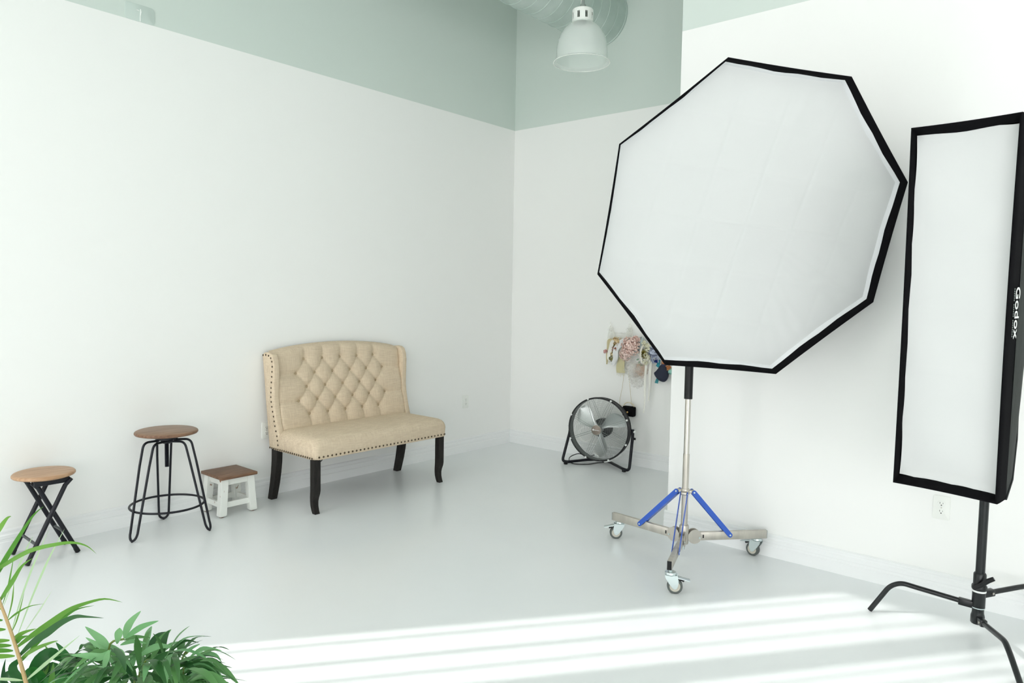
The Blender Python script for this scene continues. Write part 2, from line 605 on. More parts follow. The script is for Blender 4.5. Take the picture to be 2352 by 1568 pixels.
outlet((0.0, -2.676, 0.468), (1, 0, 0), 'white wall outlet half hidden behind the tufted bench')
outlet((0.0, -0.643, 0.468), (1, 0, 0), 'white wall outlet between the tufted bench and the room corner')
outlet((3.965, WC_Y, 0.451), (0, -1, 0), 'white wall outlet below the tall strip softbox')

# ------------------------------------------------------------------ spiral duct
DX, DZ, DR = 0.989, 3.892, 0.243
t = thing('spiral_duct', 'teal painted round spiral air duct near the ceiling', 'duct', (DX, -3.0, DZ))
AX = (V((1, 0, 0)), V((0, 0, 1)), V((0, -1, 0)))
MB().lathe([(DR, 0.0), (DR, 4.6)], (DX, 0, DZ), 64, AX, cap1=True).build('duct_pipe', 'duct', t)
pts = [V((DX + (DR + 0.001) * math.cos(a), -0.03 - 0.118 * a / (2 * PI), DZ + (DR + 0.001) * math.sin(a))) for a in [2 * PI * k / 48 for k in range(48 * 38)]]
MB().tube(pts, 0.0045, 5).build('spiral_seam', 'duct', t)
MB().lathe([(DR, 0.0), (DR + 0.006, 0.0), (DR + 0.006, 0.016), (DR, 0.019)], (DX, 0, DZ), 64, AX).build('wall_collar', 'duct', t)

# ------------------------------------------------------------------ pendant lamp
PC = at(1336, 143.5, 5.1)
t = thing('pendant_lamp', 'pendant lamp with a clear ribbed bell shade and white collar', 'lamp', PC)
nr = 120
rib = lambda k, z: 1.0 + (0.008 if k % 2 else 0.0)
prof = [(0.178, 0.012), (0.179, 0.06), (0.177, 0.10), (0.171, 0.14), (0.160, 0.175), (0.143, 0.21), (0.118, 0.24), (0.092, 0.262), (0.076, 0.275)]
MB().lathe(prof, PC, nr, mod=rib).build('shade', 'acrylic', t, angle=80)
MB().lathe([(0.178, 0.012), (0.19, 0.004), (0.199, -0.002), (0.2005, -0.006), (0.198, -0.006)], PC, 96).build('shade_lip', 'acrylic', t, angle=80)
ring = [PC + V((0.2 * math.cos(a), 0.2 * math.sin(a), -0.004)) for a in [2 * PI * k / 72 for k in range(72)]]
MB().tube(ring, 0.0025, 6, closed=True).build('shade_rim', 'collar', t)
# collar with oval vent slots
cz0, cz1, rc = 0.268, 0.358, 0.074
mb = MB()
n = 96
nzz = 24
keep = []
for k in range(n):
    for j in range(nzz):
        a = 2 * PI * (k + .5) / n
        z = cz0 + (cz1 - cz0) * (j + .5) / nzz
        ph = ((a + 0.2) % (2 * PI / 8)) - PI / 8
        dx = ph * rc
        dz = z - (cz0 + cz1) / 2
        inside = (dx / 0.011) ** 2 + (max(0, abs(dz) - 0.013) / 0.011) ** 2 < 1
        if not inside:
            a0, a1 = 2 * PI * k / n, 2 * PI * (k + 1) / n
            z0, z1 = cz0 + (cz1 - cz0) * j / nzz, cz0 + (cz1 - cz0) * (j + 1) / nzz
            q = lambda a_, z_: PC + V((rc * math.cos(a_), rc * math.sin(a_), z_))
            mb.add([q(a0, z0), q(a1, z0), q(a1, z1), q(a0, z1)], [(0, 1, 2, 3)])
mb.build('vent_collar', 'collar', t, doubles=True, solid=0.003)
MB().lathe([(0.073, 0.357), (0.07, 0.363), (0.055, 0.366), (0.03, 0.367)], PC, 48, cap1=True).build('collar_cap', 'collar', t)
MB().lathe([(0.022, 0.27), (0.028, 0.28), (0.028, 0.345), (0.02, 0.36)], PC, 20, cap0=True, cap1=True).build('lamp_holder', 'grey', t)
MB().lathe([(0.026, 0.366), (0.027, 0.378), (0.021, 0.395), (0.012, 0.405), (0.010, 0.43)], PC, 20, cap1=True).build('strain_relief', 'grey', t)
MB().tube([PC + V((0, 0, 0.42)), V((PC.x, PC.y, CEIL))], 0.006, 8).build('cord', 'blackplastic', t)
MB().tube([PC + V((-0.012, 0.0, 0.40)), V((PC.x - 0.012, PC.y, CEIL))], 0.005, 8).build('conduit', 'collar', t)

# ------------------------------------------------------------------ tufted bench
BX0, YL, YR = 0.02, -2.718, -1.513
YC = (YL + YR) / 2
t = thing('tufted_bench', 'beige linen tufted wingback bench with nailhead trim and black legs', 'bench', (0.35, YC, 0))
back_x = lambda z: 0.108 - (z - 0.361) * 0.132
face_x = lambda z: 0.186 - (z - 0.5) * 0.19
yl, yr = YL + 0.042, YR - 0.042
ztop = lambda y: 1.022 + 0.062 * max(0.0, 1 - ((y - YC) / (0.60)) ** 2) ** 0.8
rows = [(0.969, [-2.47 + 0.157 * k for k in range(5)]), (0.869, [-2.548 + 0.157 * k for k in range(6)]),
        (0.771, [-2.465 + 0.157 * k for k in range(5)]), (0.675, [-2.548 + 0.157 * k for k in range(6)]),
        (0.579, [-2.465 + 0.157 * k for k in range(5)])]
shift = YC - (-2.465 + 0.157 * 2)
BT = []
for z, ys in rows:
    c = sum(ys) / len(ys)
    BT.append([(y - c + YC, z) for y in ys])
segs = []
for i in range(4):
    for (y0, z0) in BT[i]:
        for (y1, z1) in BT[i + 1]:
            if abs(y1 - y0) < 0.1:
                segs.append((y0, z0, y1, z1))
for (y, z) in BT[0]:
    segs.append((y, z, y + 0.004, 1.2))
for (y, z) in BT[4]:
    segs.append((y, z, y, 0.40))
for i in (1, 3):
    segs.append((BT[i][0][0], BT[i][0][1], yl - 0.05, BT[i][0][1] + 0.006))
    segs.append((BT[i][-1][0], BT[i][-1][1], yr + 0.05, BT[i][-1][1] + 0.004))
allb = [p for r_ in BT for p in r_]


def dseg(y, z, s_):
    y0, z0, y1, z1 = s_
    dy, dz = y1 - y0, z1 - z0
    q = max(0, min(1, ((y - y0) * dy + (z - z0) * dz) / (dy * dy + dz * dz)))
    return math.hypot(y - y0 - q * dy, z - z0 - q * dz)


def tuft(y, z):
    ds = min(dseg(y, z, s_) for s_ in segs)
    db = min(math.hypot(y - p[0], z - p[1]) for p in allb)
    h = 0.014 * (1 - math.exp(-ds / 0.035)) + 0.014 * (1 - math.exp(-db / 0.05))
    h -= 0.0022 * math.exp(-(ds / 0.0045) ** 2)
    h -= 0.017 * math.exp(-(db / 0.018) ** 1.4)
    return h


NU, NVV = 150, 84
Z0 = 0.44
cache = []
for j in range(NVV + 1):
    row = []
    for i in range(NU + 1):
        y = yl + (yr - yl) * i / NU
        zt = ztop(y)
        v_ = j / NVV
        # last rows roll over the top edge
        z = Z0 + (zt - Z0) * v_
        tt = zt - z
        rad = 0.05
        drop = 0
        if tt < rad:
            drop = rad - math.sqrt(max(0, rad * rad - (rad - tt) ** 2))
        e = min(y - yl, yr - y)
        drop += 0.014 * math.exp(-e / 0.010)
        row.append(V((face_x(z) + tuft(y, z) * (1 if tt > 0.02 else tt / 0.02) - drop, y, z)))
    cache.append(row)
mb = MB()
mb.grid(lambda u, v: cache[round(v * NVV)][round(u * NU)], NU, NVV)
rear = [[V((back_x(cache[j][i].z) + (0.0 if j < NVV else 0.02), cache[j][i].y, cache[j][i].z - (0.0 if j < NVV else 0.004))) for i in range(NU + 1)] for j in (0, NVV)]
o0 = len(mb.v)
mb.v += rear[0] + rear[1]
W1 = NU + 1
for i in range(NU):
    mb.f.append((o0 + i + 1, o0 + i, o0 + W1 + i, o0 + W1 + i + 1))
    mb.f.append((i, i + 1, o0 + i + 1, o0 + i))
    mb.f.append((NVV * W1 + i + 1, NVV * W1 + i, o0 + W1 + i, o0 + W1 + i + 1))
backrest = mb.build('backrest', 'linen', t, angle=75)
for (y, z) in allb:
    p = V((face_x(z) + tuft(y, z) + 0.005, y, z))
    MB().lathe([(0.0125, -0.004), (0.0135, 0.002), (0.011, 0.0065), (0.006, 0.0085), (0.001, 0.009)], p, 14,
               (V((0, 1, 0)), V((0, 0, 1)), V((1, 0, 0))), cap1=True).build('button', 'buttoncloth', backrest)

# wings
wing_front = [(0.118, 1.028), (0.146, 1.012), (0.163, 0.975), (0.171, 0.928), (0.170, 0.86), (0.166, 0.79), (0.166, 0.72), (0.174, 0.66), (0.188, 0.595),
              (0.206, 0.53), (0.226, 0.47), (0.236, 0.42), (0.238, 0.363)]
wing_rear = [(0.108, 0.363), (0.088, 0.5), (0.062, 0.7), (0.04, 0.88), (0.024, 1.0), (0.028, 1.018), (0.05, 1.028), (0.085, 1.031)]
for ya, yb, nm in ((YL, yl + 0.004, 'L'), (yr - 0.004, YR, 'R')):
    MB().prism(wing_front + wing_rear, lambda u, v, d: V((u, d, v)), ya, yb).build('wing', 'linen', t, bevel=0.009, seg=3, angle=50)


# seat cushion
def rr_ring(x0, x1, y0, y1, r, z, n=6):
    return [V((p[0], p[1], z)) for p in rrect((x0 + x1) / 2, (y0 + y1) / 2, x1 - x0, y1 - y0, r, n)]


SX0, SX1 = 0.12, 0.648
rings = []
for ins, z in ((0.004, 0.358), (0.0, 0.362), (0.0, 0.40), (-0.002, 0.43), (0.001, 0.448), (0.007, 0.464), (0.018, 0.479), (0.034, 0.490), (0.06, 0.4975), (0.11, 0.504), (0.17, 0.508), (0.235, 0.510)):
    rings.append(rr_ring(SX0 + ins, SX1 - ins, YL + ins + 0.001, YR - ins - 0.001, max(0.02, 0.045 - ins * 0.1), z))
MB().loft(rings).build('seat', 'linen', t, angle=60)
# nailheads, too small to pick apart
mb = MB()


def nail(p, nrm):
    Z = V(nrm)
    X = V((0, 0, 1)).cross(Z).normalized()
    Y = Z.cross(X)
    mb.lathe([(0.0072, -0.001), (0.0068, 0.0018), (0.0045, 0.0038), (0.0015, 0.0046)], p, 8, (X, Y, Z), cap1=True)


path = [(0.035, 1.008), (0.069, 1.012), (0.105, 1.008), (0.132, 0.993), (0.146, 0.970), (0.150, 0.935), (0.147, 0.90), (0.144, 0.865), (0.139, 0.826),
        (0.135, 0.787), (0.133, 0.755), (0.132, 0.723), (0.137, 0.69), (0.144, 0.657), (0.154, 0.624), (0.164, 0.591), (0.173, 0.559), (0.182, 0.527),
        (0.194, 0.493), (0.206, 0.460), (0.213, 0.43), (0.219, 0.399)]
for (x, z) in path:
    nail(V((x, YL, z)), (0, -1, 0))
    nail(V((x, YR, z)), (0, 1, 0))
for k in range(21):
    x = 0.118 + (0.618 - 0.118) * k / 20
    nail(V((x, YL, 0.369)), (0, -1, 0))
    nail(V((x, YR, 0.369)), (0, 1, 0))
for k in range(35):
    nail(V((SX1, YL + 0.035 + (YR - YL - 0.07) * k / 34, 0.376)), (1, 0, 0))
tag(mb.build('nailhead_trim', 'nail', t), 'bronze nailheads', kind='stuff')
# legs
fl_front = [(0.641, 0.36), (0.641, 0.155), (0.636, 0.13), (0.626, 0.105), (0.620, 0.08), (0.622, 0.05), (0.632, 0.02), (0.641, 0.0)]
fl_back = [(0.608, 0.0), (0.596, 0.02), (0.587, 0.05), (0.585, 0.08), (0.586, 0.105), (0.589, 0.13), (0.591, 0.155), (0.591, 0.36)]
for yc in (-2.690, -1.567):
    rings = []
    for (xf, z), (xb, _) in zip(fl_front[::-1], fl_back):
        hw = 0.019 + 0.0055 * min(1, max(0, (z - 0.02) / 0.12))
        rings.append([V((xb, yc - hw, z)), V((xf, yc - hw, z)), V((xf, yc + hw, z)), V((xb, yc + hw, z))])
    MB().loft(rings).build('leg', 'blackwood', t, bevel=0.002, seg=1, angle=30)
for yc in (-2.692, -1.552):
    rings = []
    for z, x0, x1 in ((0.0, 0.080, 0.128), (0.05, 0.092, 0.145), (0.12, 0.108, 0.166), (0.2, 0.122, 0.184), (0.28, 0.130, 0.196), (0.36, 0.132, 0.200)):
        rings.append([V((x0, yc - 0.023, z)), V((x1, yc - 0.023, z)), V((x1, yc + 0.023, z)), V((x0, yc + 0.023, z))])
    MB().loft(rings).build('leg', 'blackwood', t, bevel=0.002, seg=1, angle=30)
MB().tube(smooth_path([(0.60, -2.655, 0.345), (0.60, -2.64, 0.335), (0.60, -2.62, 0.352)], 5), 0.003, 6).build('corner_brace', 'blackmetal', t)
MB().span((0.15, YL + 0.05, 0.346), (0.59, YR - 0.05, 0.359)).build('under_cover', 'blackfabric', t, smooth=False)

# ------------------------------------------------------------------ swivel stool with hairpin legs
SC = V((0.248, -3.484, 0))
t = thing('swivel_stool', 'tall round wooden swivel stool on black hairpin rod legs', 'stool', SC)
MB().lathe([(0.02, 0.588), (0.158, 0.588), (0.170, 0.591), (0.1745, 0.596), (0.1745, 0.601), (0.171, 0.607), (0.163, 0.611), (0.05, 0.612), (0.001, 0.612)], SC, 64, cap0=True).build('seat', 'walnut', t)
MB().lathe([(0.160, 0.5875), (0.171, 0.5905), (0.1752, 0.596), (0.1752, 0.601), (0.1725, 0.606)], SC, 64).build('seat_edge', 'darkoak', t)
MB().lathe([(0.045, 0.553), (0.062, 0.556), (0.062, 0.578), (0.10, 0.580), (0.10, 0.589)], SC, 32, cap0=True, cap1=True).build('hub_plate', 'blackmetal', t)
scr = []
for k in range(40):
    scr += [(0.0125, 0.388 + k * 0.0042), (0.0105, 0.388 + k * 0.0042 + 0.0021)]
MB().lathe(scr, SC, 14, cap0=True, cap1=True).build('screw_shaft', 'blackmetal', t, smooth=False)
MB().lathe([(0.022, 0.53), (0.034, 0.535), (0.034, 0.556)], SC, 20, cap0=True, cap1=True).build('nut_housing', 'blackmetal', t)
feet = [V((0.326, -3.722, 0)), V((0.446, -3.322, 0)), V((0.030, -3.412, 0))]
RG = 0.205
for fp in feet:
    d = (fp - SC)
    Rf = d.length
    d.normalize()
    sd = V((-d.y, d.x, 0))
    Q = lambda r_, s_, z: SC + d * r_ + sd * s_ + V((0, 0, z))
    left = fillet([Q(0.03, 0.030, 0.548), Q(0.128, 0.040, 0.551), Q(0.160, 0.038, 0.42), Q(Rf - 0.014, 0.028, 0.05)], [0, 0.034, 0.0, 0], 6)
    bot = [Q(Rf - 0.014 + 0.014 * math.sin(a) , 0.028 * math.cos(a), 0.05 - 0.042 * math.sin(a)) for a in [PI * k / 10 for k in range(1, 10)]]
    right = fillet([Q(0.03, -0.030, 0.548), Q(0.128, -0.040, 0.551), Q(0.160, -0.038, 0.42), Q(Rf - 0.014, -0.028, 0.05)], [0, 0.034, 0.0, 0], 6)
    MB().tube(left + bot + right[::-1], 0.0070, 8).build('leg', 'blackmetal', t)
    MB().lathe([(0.006, 0.0), (0.006, 0.008)], Q(Rf, 0, 0), 10, cap0=True, cap1=True).build('foot_pad', 'blackplastic', t)
ring = [SC + V((RG * math.cos(a), RG * math.sin(a), 0.160)) for a in [2 * PI * k / 64 for k in range(64)]]
MB().tube(ring, 0.0068, 8, closed=True).build('foot_ring', 'blackmetal', t)

# ------------------------------------------------------------------ folding stool
FC = V((0.182, -4.112, 0))
t = thing('folding_stool', 'low round oak-topped folding stool with crossed black tube legs', 'stool', FC)
MB().lathe([(0.02, 0.434), (0.136, 0.434), (0.145, 0.437), (0.149, 0.443), (0.148, 0.449), (0.142, 0.455), (0.130, 0.457), (0.001, 0.457)], FC, 64, cap0=True).build('seat', 'oak', t)
tr = 0.0118
# two U frames crossing
for nm, xa, xb, ytop, yfoot, zc in (('a', 0.062, 0.302, -4.040, -4.237, 0.10), ('b', 0.085, 0.272, -4.175, -3.982, 0.12)):
    for x in (xa, xb):
        top = V((x, ytop, 0.412))
        ft = V((x, yfoot, 0.0))
        dd = (ft - top).normalized()
        MB().tube([top + V((0, (ytop - yfoot) * 0.12, 0.012)), top + dd * 0.02, ft + dd * -0.006], [0.009, tr, tr], 12).build('leg', 'blackmetal', t)
        MB().tube([ft - dd * 0.03, ft - dd * 0.004], tr + 0.0015, 12).build('foot_cap', 'blackplastic', t)
    k = (0.412 - zc) / 0.412
    yb_ = ytop + (yfoot - ytop) * k
    MB().tube([(xa, yb_, zc), (xb, yb_, zc)], 0.0075, 10).build('cross_bar', 'darkgrey', t)
for x in (0.074, 0.287):
    MB().box((x, -4.107, 0.419), (0.022, 0.17, 0.028)).build('seat_rail', 'blackmetal', t, bevel=0.003)
kx = (-4.040 - -4.175) / ((-4.040 - -4.175) + (-3.982 + 4.237))
zx = 0.412 * (1 - kx)
yx = -4.040 + (-4.237 + 4.040) * kx
for xa, xb in ((0.062, 0.085), (0.272, 0.302)):
    MB().tube([(xa - 0.004, yx, zx), (xb + 0.004, yx, zx)], 0.005, 8).build('pivot_bolt', 'steel', t)

# ------------------------------------------------------------------ small distressed step stool
WX0, WX1, WY0, WY1 = 0.018, 0.292, -3.163, -2.913
WC = V(((WX0 + WX1) / 2, (WY0 + WY1) / 2, 0))
t = thing('step_stool', 'small distressed white step stool with dark wooden top', 'stool', WC)
MB().span((WX0, WY0, 0.246), (WX1, WY1, 0.266)).build('top', 'darkoak', t, bevel=0.004)
tops = {}
for sx in (-1, 1):
    for sy in (-1, 1):
        pt = WC + V((sx * 0.092, sy * 0.088, 0.246))
        pb = WC + V((sx * 0.098, sy * 0.107, 0.0))
        rings = []
        for z in (0.006, 0.012, 0.03, 0.246):
            c = pb + (pt - pb) * (z / 0.246)
            h = 0.0235 if z > 0.011 else 0.019
            rings.append([c + V((-h, -h, 0)), c + V((h, -h, 0)), c + V((h, h, 0)), c + V((-h, h, 0))])
            rings[-1] = [V((p.x, p.y, z)) for p in rings[-1]]
        lg = MB().loft(rings).build('leg', 'distress', t, bevel=0.0015, seg=1)
        MB().lathe([(0.013, 0.0), (0.015, 0.002), (0.015, 0.008)], V((pb.x, pb.y, 0)), 12, cap0=True, cap1=True).build('foot_pad', 'darkoak', lg)
        tops[(sx, sy)] = (pt, pb)


def between(a, b_, z, w, h, nm):
    pa = tops[a][1] + (tops[a][0] - tops[a][1]) * (z / 0.246)
    pb = tops[b_][1] + (tops[b_][0] - tops[b_][1]) * (z / 0.246)
    MB().bar(pa, pb, w, h).build(nm, 'distress', t, bevel=0.0015, seg=1)


for a, b_ in (((-1, -1), (1, -1)), ((-1, 1), (1, 1)), ((-1, -1), (-1, 1)), ((1, -1), (1, 1))):
    between(a, b_, 0.222, 0.018, 0.040, 'apron')
    between(a, b_, 0.075, 0.018, 0.036, 'stretcher')

# ------------------------------------------------------------------ drum fan
fa = R(12.3)
FNn = V((math.sin(fa), -math.cos(fa), 0.02)).normalized()
FA = V((math.cos(fa), math.sin(fa), 0))
FU = FNn.cross(FA) * -1
if FU.z < 0:
    FU = -FU
FCn = V((1.262, -0.332, 0.336))
t = thing('drum_fan', 'round black drum floor fan with silver blades against the back wall', 'fan', (1.25, -0.25, 0))
ax = (FA, FU, FNn)
RD = 0.272
P = lambda a, u, n_=0: FCn + FA * a + FU * u + FNn * n_
MB().lathe([(RD - 0.012, 0.0), (RD - 0.004, 0.004), (RD, 0.0), (RD, -0.012), (RD - 0.008, -0.02), (RD - 0.008, -0.066), (RD - 0.005, -0.07), (RD - 0.005, -0.076), (RD - 0.011, -0.076), (RD - 0.011, -0.02), (RD - 0.012, 0.0)],
           FCn, 72, ax).build('drum', 'blackplastic', t, angle=35)
MB().lathe([(RD - 0.0115, -0.006), (RD - 0.0115, -0.074)], FCn, 72, ax).build('drum_lining', 'drumgrey', t)
MB().lathe([(RD + 0.0005, -0.012), (RD + 0.0005, 0.002), (RD - 0.006, 0.005), (RD - 0.013, 0.003)], FCn, 72, ax).build('rim', 'blackplastic', t, angle=60)


def grille(name, sgn, z0, bulge):
    mb = MB()
    f = lambda r_: z0 + sgn * bulge * math.sqrt(max(0, 1 - (r_ / (RD)) ** 2))
    for k in range(27):
        r_ = 0.042 + k * (RD - 0.014 - 0.042) / 26
        mb.tube([P(r_ * math.cos(a), r_ * math.sin(a), f(r_)) for a in [2 * PI * j / 48 for j in range(48)]], 0.0007, 4, closed=True)
    for k in range(8):
        a0 = R(22 + 45 * k)
        for off in (-0.0075, 0.0075):
            pts_ = []
            for j in range(8):
                r_ = 0.035 + (RD - 0.006 - 0.035) * j / 7
                pts_.append(P(r_ * math.cos(a0) - off * math.sin(a0), r_ * math.sin(a0) + off * math.cos(a0), f(r_) - sgn * 0.0015))
            mb.tube(pts_, 0.0013, 5)
    return mb.build(name, 'wire', t)


g = grille('front_grille', 1, 0.0, 0.040)
grille('rear_grille', -1, -0.074, 0.045)
MB().lathe([(0.043, 0.040), (0.043, 0.050), (0.040, 0.053)], FCn, 40, ax).build('badge_rim', 'steel', g)
MB().lathe([(0.040, 0.044), (0.040, 0.0515), (0.001, 0.053)], FCn, 40, ax, cap0=True).build('badge', 'badge', g)
MB().lathe([(0.0075, 0.052), (0.0075, 0.0545), (0.004, 0.0548)], P(-0.025, 0.002), 14, ax, cap1=True).build('badge_mark', 'whitemark', g)
mb = MB()
for k in range(8):
    mb.box(P(-0.0125 + k * 0.0058, 0.0005 - k * 0.0003, 0.0535), (0.0042, 0.0058 if k in (0, 2, 5) else 0.0042, 0.0012), ax)
mb.build('badge_mark', 'whitemark', g, smooth=False)
MB().lathe([(0.07, -0.072), (0.082, -0.08), (0.082, -0.14), (0.06, -0.155)], FCn, 32, ax, cap0=True, cap1=True).build('motor', 'blackplastic', t)
MB().lathe([(0.030, -0.02), (0.032, -0.03), (0.032, -0.052)], FCn, 24, ax, cap0=True, cap1=True).build('blade_hub', 'silver', t)
for ang in (37, 152, 282):
    a0 = R(ang)

    def blade(u, v):
        r_ = 0.028 + 0.212 * v
        hw = 0.020 + 0.064 * math.sin(min(1, v * 1.08) * PI * 0.62) ** 1.4
        if v > 0.72:
            hw *= math.sqrt(max(0.0, 1 - ((v - 0.72) / 0.285) ** 2))
        tw = R(42 - 16 * v)
        x = (u - 0.5) * 2 * hw
        sk = -0.05 * v * v
        tang = x * math.cos(tw) + sk
        axl = -0.040 + 0.7 * x * math.sin(tw) - 0.012 * (1 - (2 * u - 1) ** 2)
        er, et = (math.cos(a0), math.sin(a0)), (-math.sin(a0), math.cos(a0))
        return P(r_ * er[0] + tang * et[0], r_ * er[1] + tang * et[1], axl)
    MB().grid(blade, 12, 18).build('blade', 'silver', t, angle=80)
for k in range(8):
    a = R(22 + 45 * k)
    MB().lathe([(0.0085, -0.002), (0.0085, 0.005), (0.005, 0.008)], P((RD - 0.002) * math.cos(a), (RD - 0.002) * math.sin(a), 0.002), 12, ax, cap0=True, cap1=True).build('rim_bolt', 'whitemark', t)
# tubular stand
pl, pr_ = P(-RD - 0.012, 0.0, -0.06), P(RD + 0.012, 0.0, -0.06)
fl, frr = V((0.978, -0.392, 0.021)), V((1.486, -0.268, 0.021))
path = [pl + V((0, 0, 0.02)), pl + V((0.0, 0, -0.05)), V((0.925, -0.375, 0.021)) , V((0.985, -0.385, 0.021)), V((1.075, -0.16, 0.021)), V((1.16, -0.105, 0.021)), V((1.25, -0.122, 0.021)), V((1.47, -0.262, 0.021)),
        V((1.545, -0.285, 0.021)), pr_ + V((0.0, 0, -0.05)), pr_ + V((0, 0, 0.02))]
MB().tube(fillet(path, [0, 0.03, 0.07, 0.02, 0.06, 0.05, 0.06, 0.02, 0.07, 0.03, 0], 6), 0.0125, 10).build('stand_tube', 'blackmetal', t)
for q in (V((0.972, -0.388, 0)), V((1.487, -0.270, 0))):
    MB().lathe([(0.016, 0.0), (0.018, 0.003), (0.018, 0.022)], q, 16, cap0=True, cap1=True).build('rubber_foot', 'blackplastic', t)
for q, s_ in ((pl, -1), (pr_, 1)):
    MB().lathe([(0.010, 0.0), (0.010, 0.016), (0.006, 0.019)], q + FA * (s_ * 0.006), 12, (FU, FNn, FA * s_), cap0=True, cap1=True).build('pivot_bolt', 'whitemark', t)
MB().lathe([(0.006, 0.0), (0.006, 0.014), (0.010, 0.016), (0.010, 0.028)], P(RD + 0.005, -0.06, -0.075), 12, (FU, FNn, FA), cap0=True, cap1=True).build('speed_knob', 'blackplastic', t)
cp = [P(-0.06, -RD + 0.03, -0.12), V((1.02, -0.13, 0.035)), V((0.93, -0.13, 0.045)), V((0.885, -0.20, 0.02)), V((0.95, -0.30, 0.006)), V((1.04, -0.345, 0.006)), V((1.13, -0.27, 0.006)), V((1.16, -0.16, 0.006)), V((1.22, -0.08, 0.006))]
MB().tube(smooth_path(cp, 8), 0.004, 6).build('power_cord', 'blackplastic', t)
for a0, a1 in ((-80, -64), (-60, -44)):
    MB().grid(lambda u, v: P((RD + 0.003 + 0.012 * u) * math.cos(R(a0 + (a1 - a0) * v)), (RD + 0.002 + 0.014 * u) * math.sin(R(a0 + (a1 - a0) * v)), -0.02 - 0.02 * u), 2, 6).build('tag_label', 'whitemark', t, solid=0.0006)


# ------------------------------------------------------------------ rolling stand
PC2 = V((2.806, -1.81, 0))
t = thing('rolling_light_stand', 'steel rolling light stand with blue braces and three casters', 'light stand', PC2)
MB().lathe([(0.0175, 0.155), (0.0175, 0.60)], PC2, 24, cap0=True, cap1=True).build('lower_pole', 'dullsteel', t)
MB().lathe([(0.0155, 0.40), (0.0155, 0.92)], PC2, 24, cap0=True, cap1=True).build('middle_pole', 'steel', t)
MB().lathe([(0.0225, 0.905), (0.0225, 1.60)], PC2, 24, cap0=True, cap1=True).build('black_sleeve', 'blackplastic', t)
MB().lathe([(0.0215, 0.375), (0.0235, 0.38), (0.0235, 0.402), (0.021, 0.408)], PC2, 24, cap0=True, cap1=True).build('sliding_collar', 'dullsteel', t)
MB().lathe([(0.024, 0.10), (0.026, 0.11), (0.026, 0.196), (0.0235, 0.205)], PC2, 24, cap0=True, cap1=True).build('hub', 'dullsteel', t)
legs = [(V((2.320, -1.762, 0)), V((2.330, -1.744, 0)), V((-0.80, -0.6, 0))),
        (V((3.128, -1.452, 0)), V((3.058, -1.452, 0)), V((-0.9, 0.1, 0))),
        (V((2.958, -2.262, 0)), V((2.978, -2.238, 0)), V((0.75, 0.45, 0)))]
ZL = 0.140
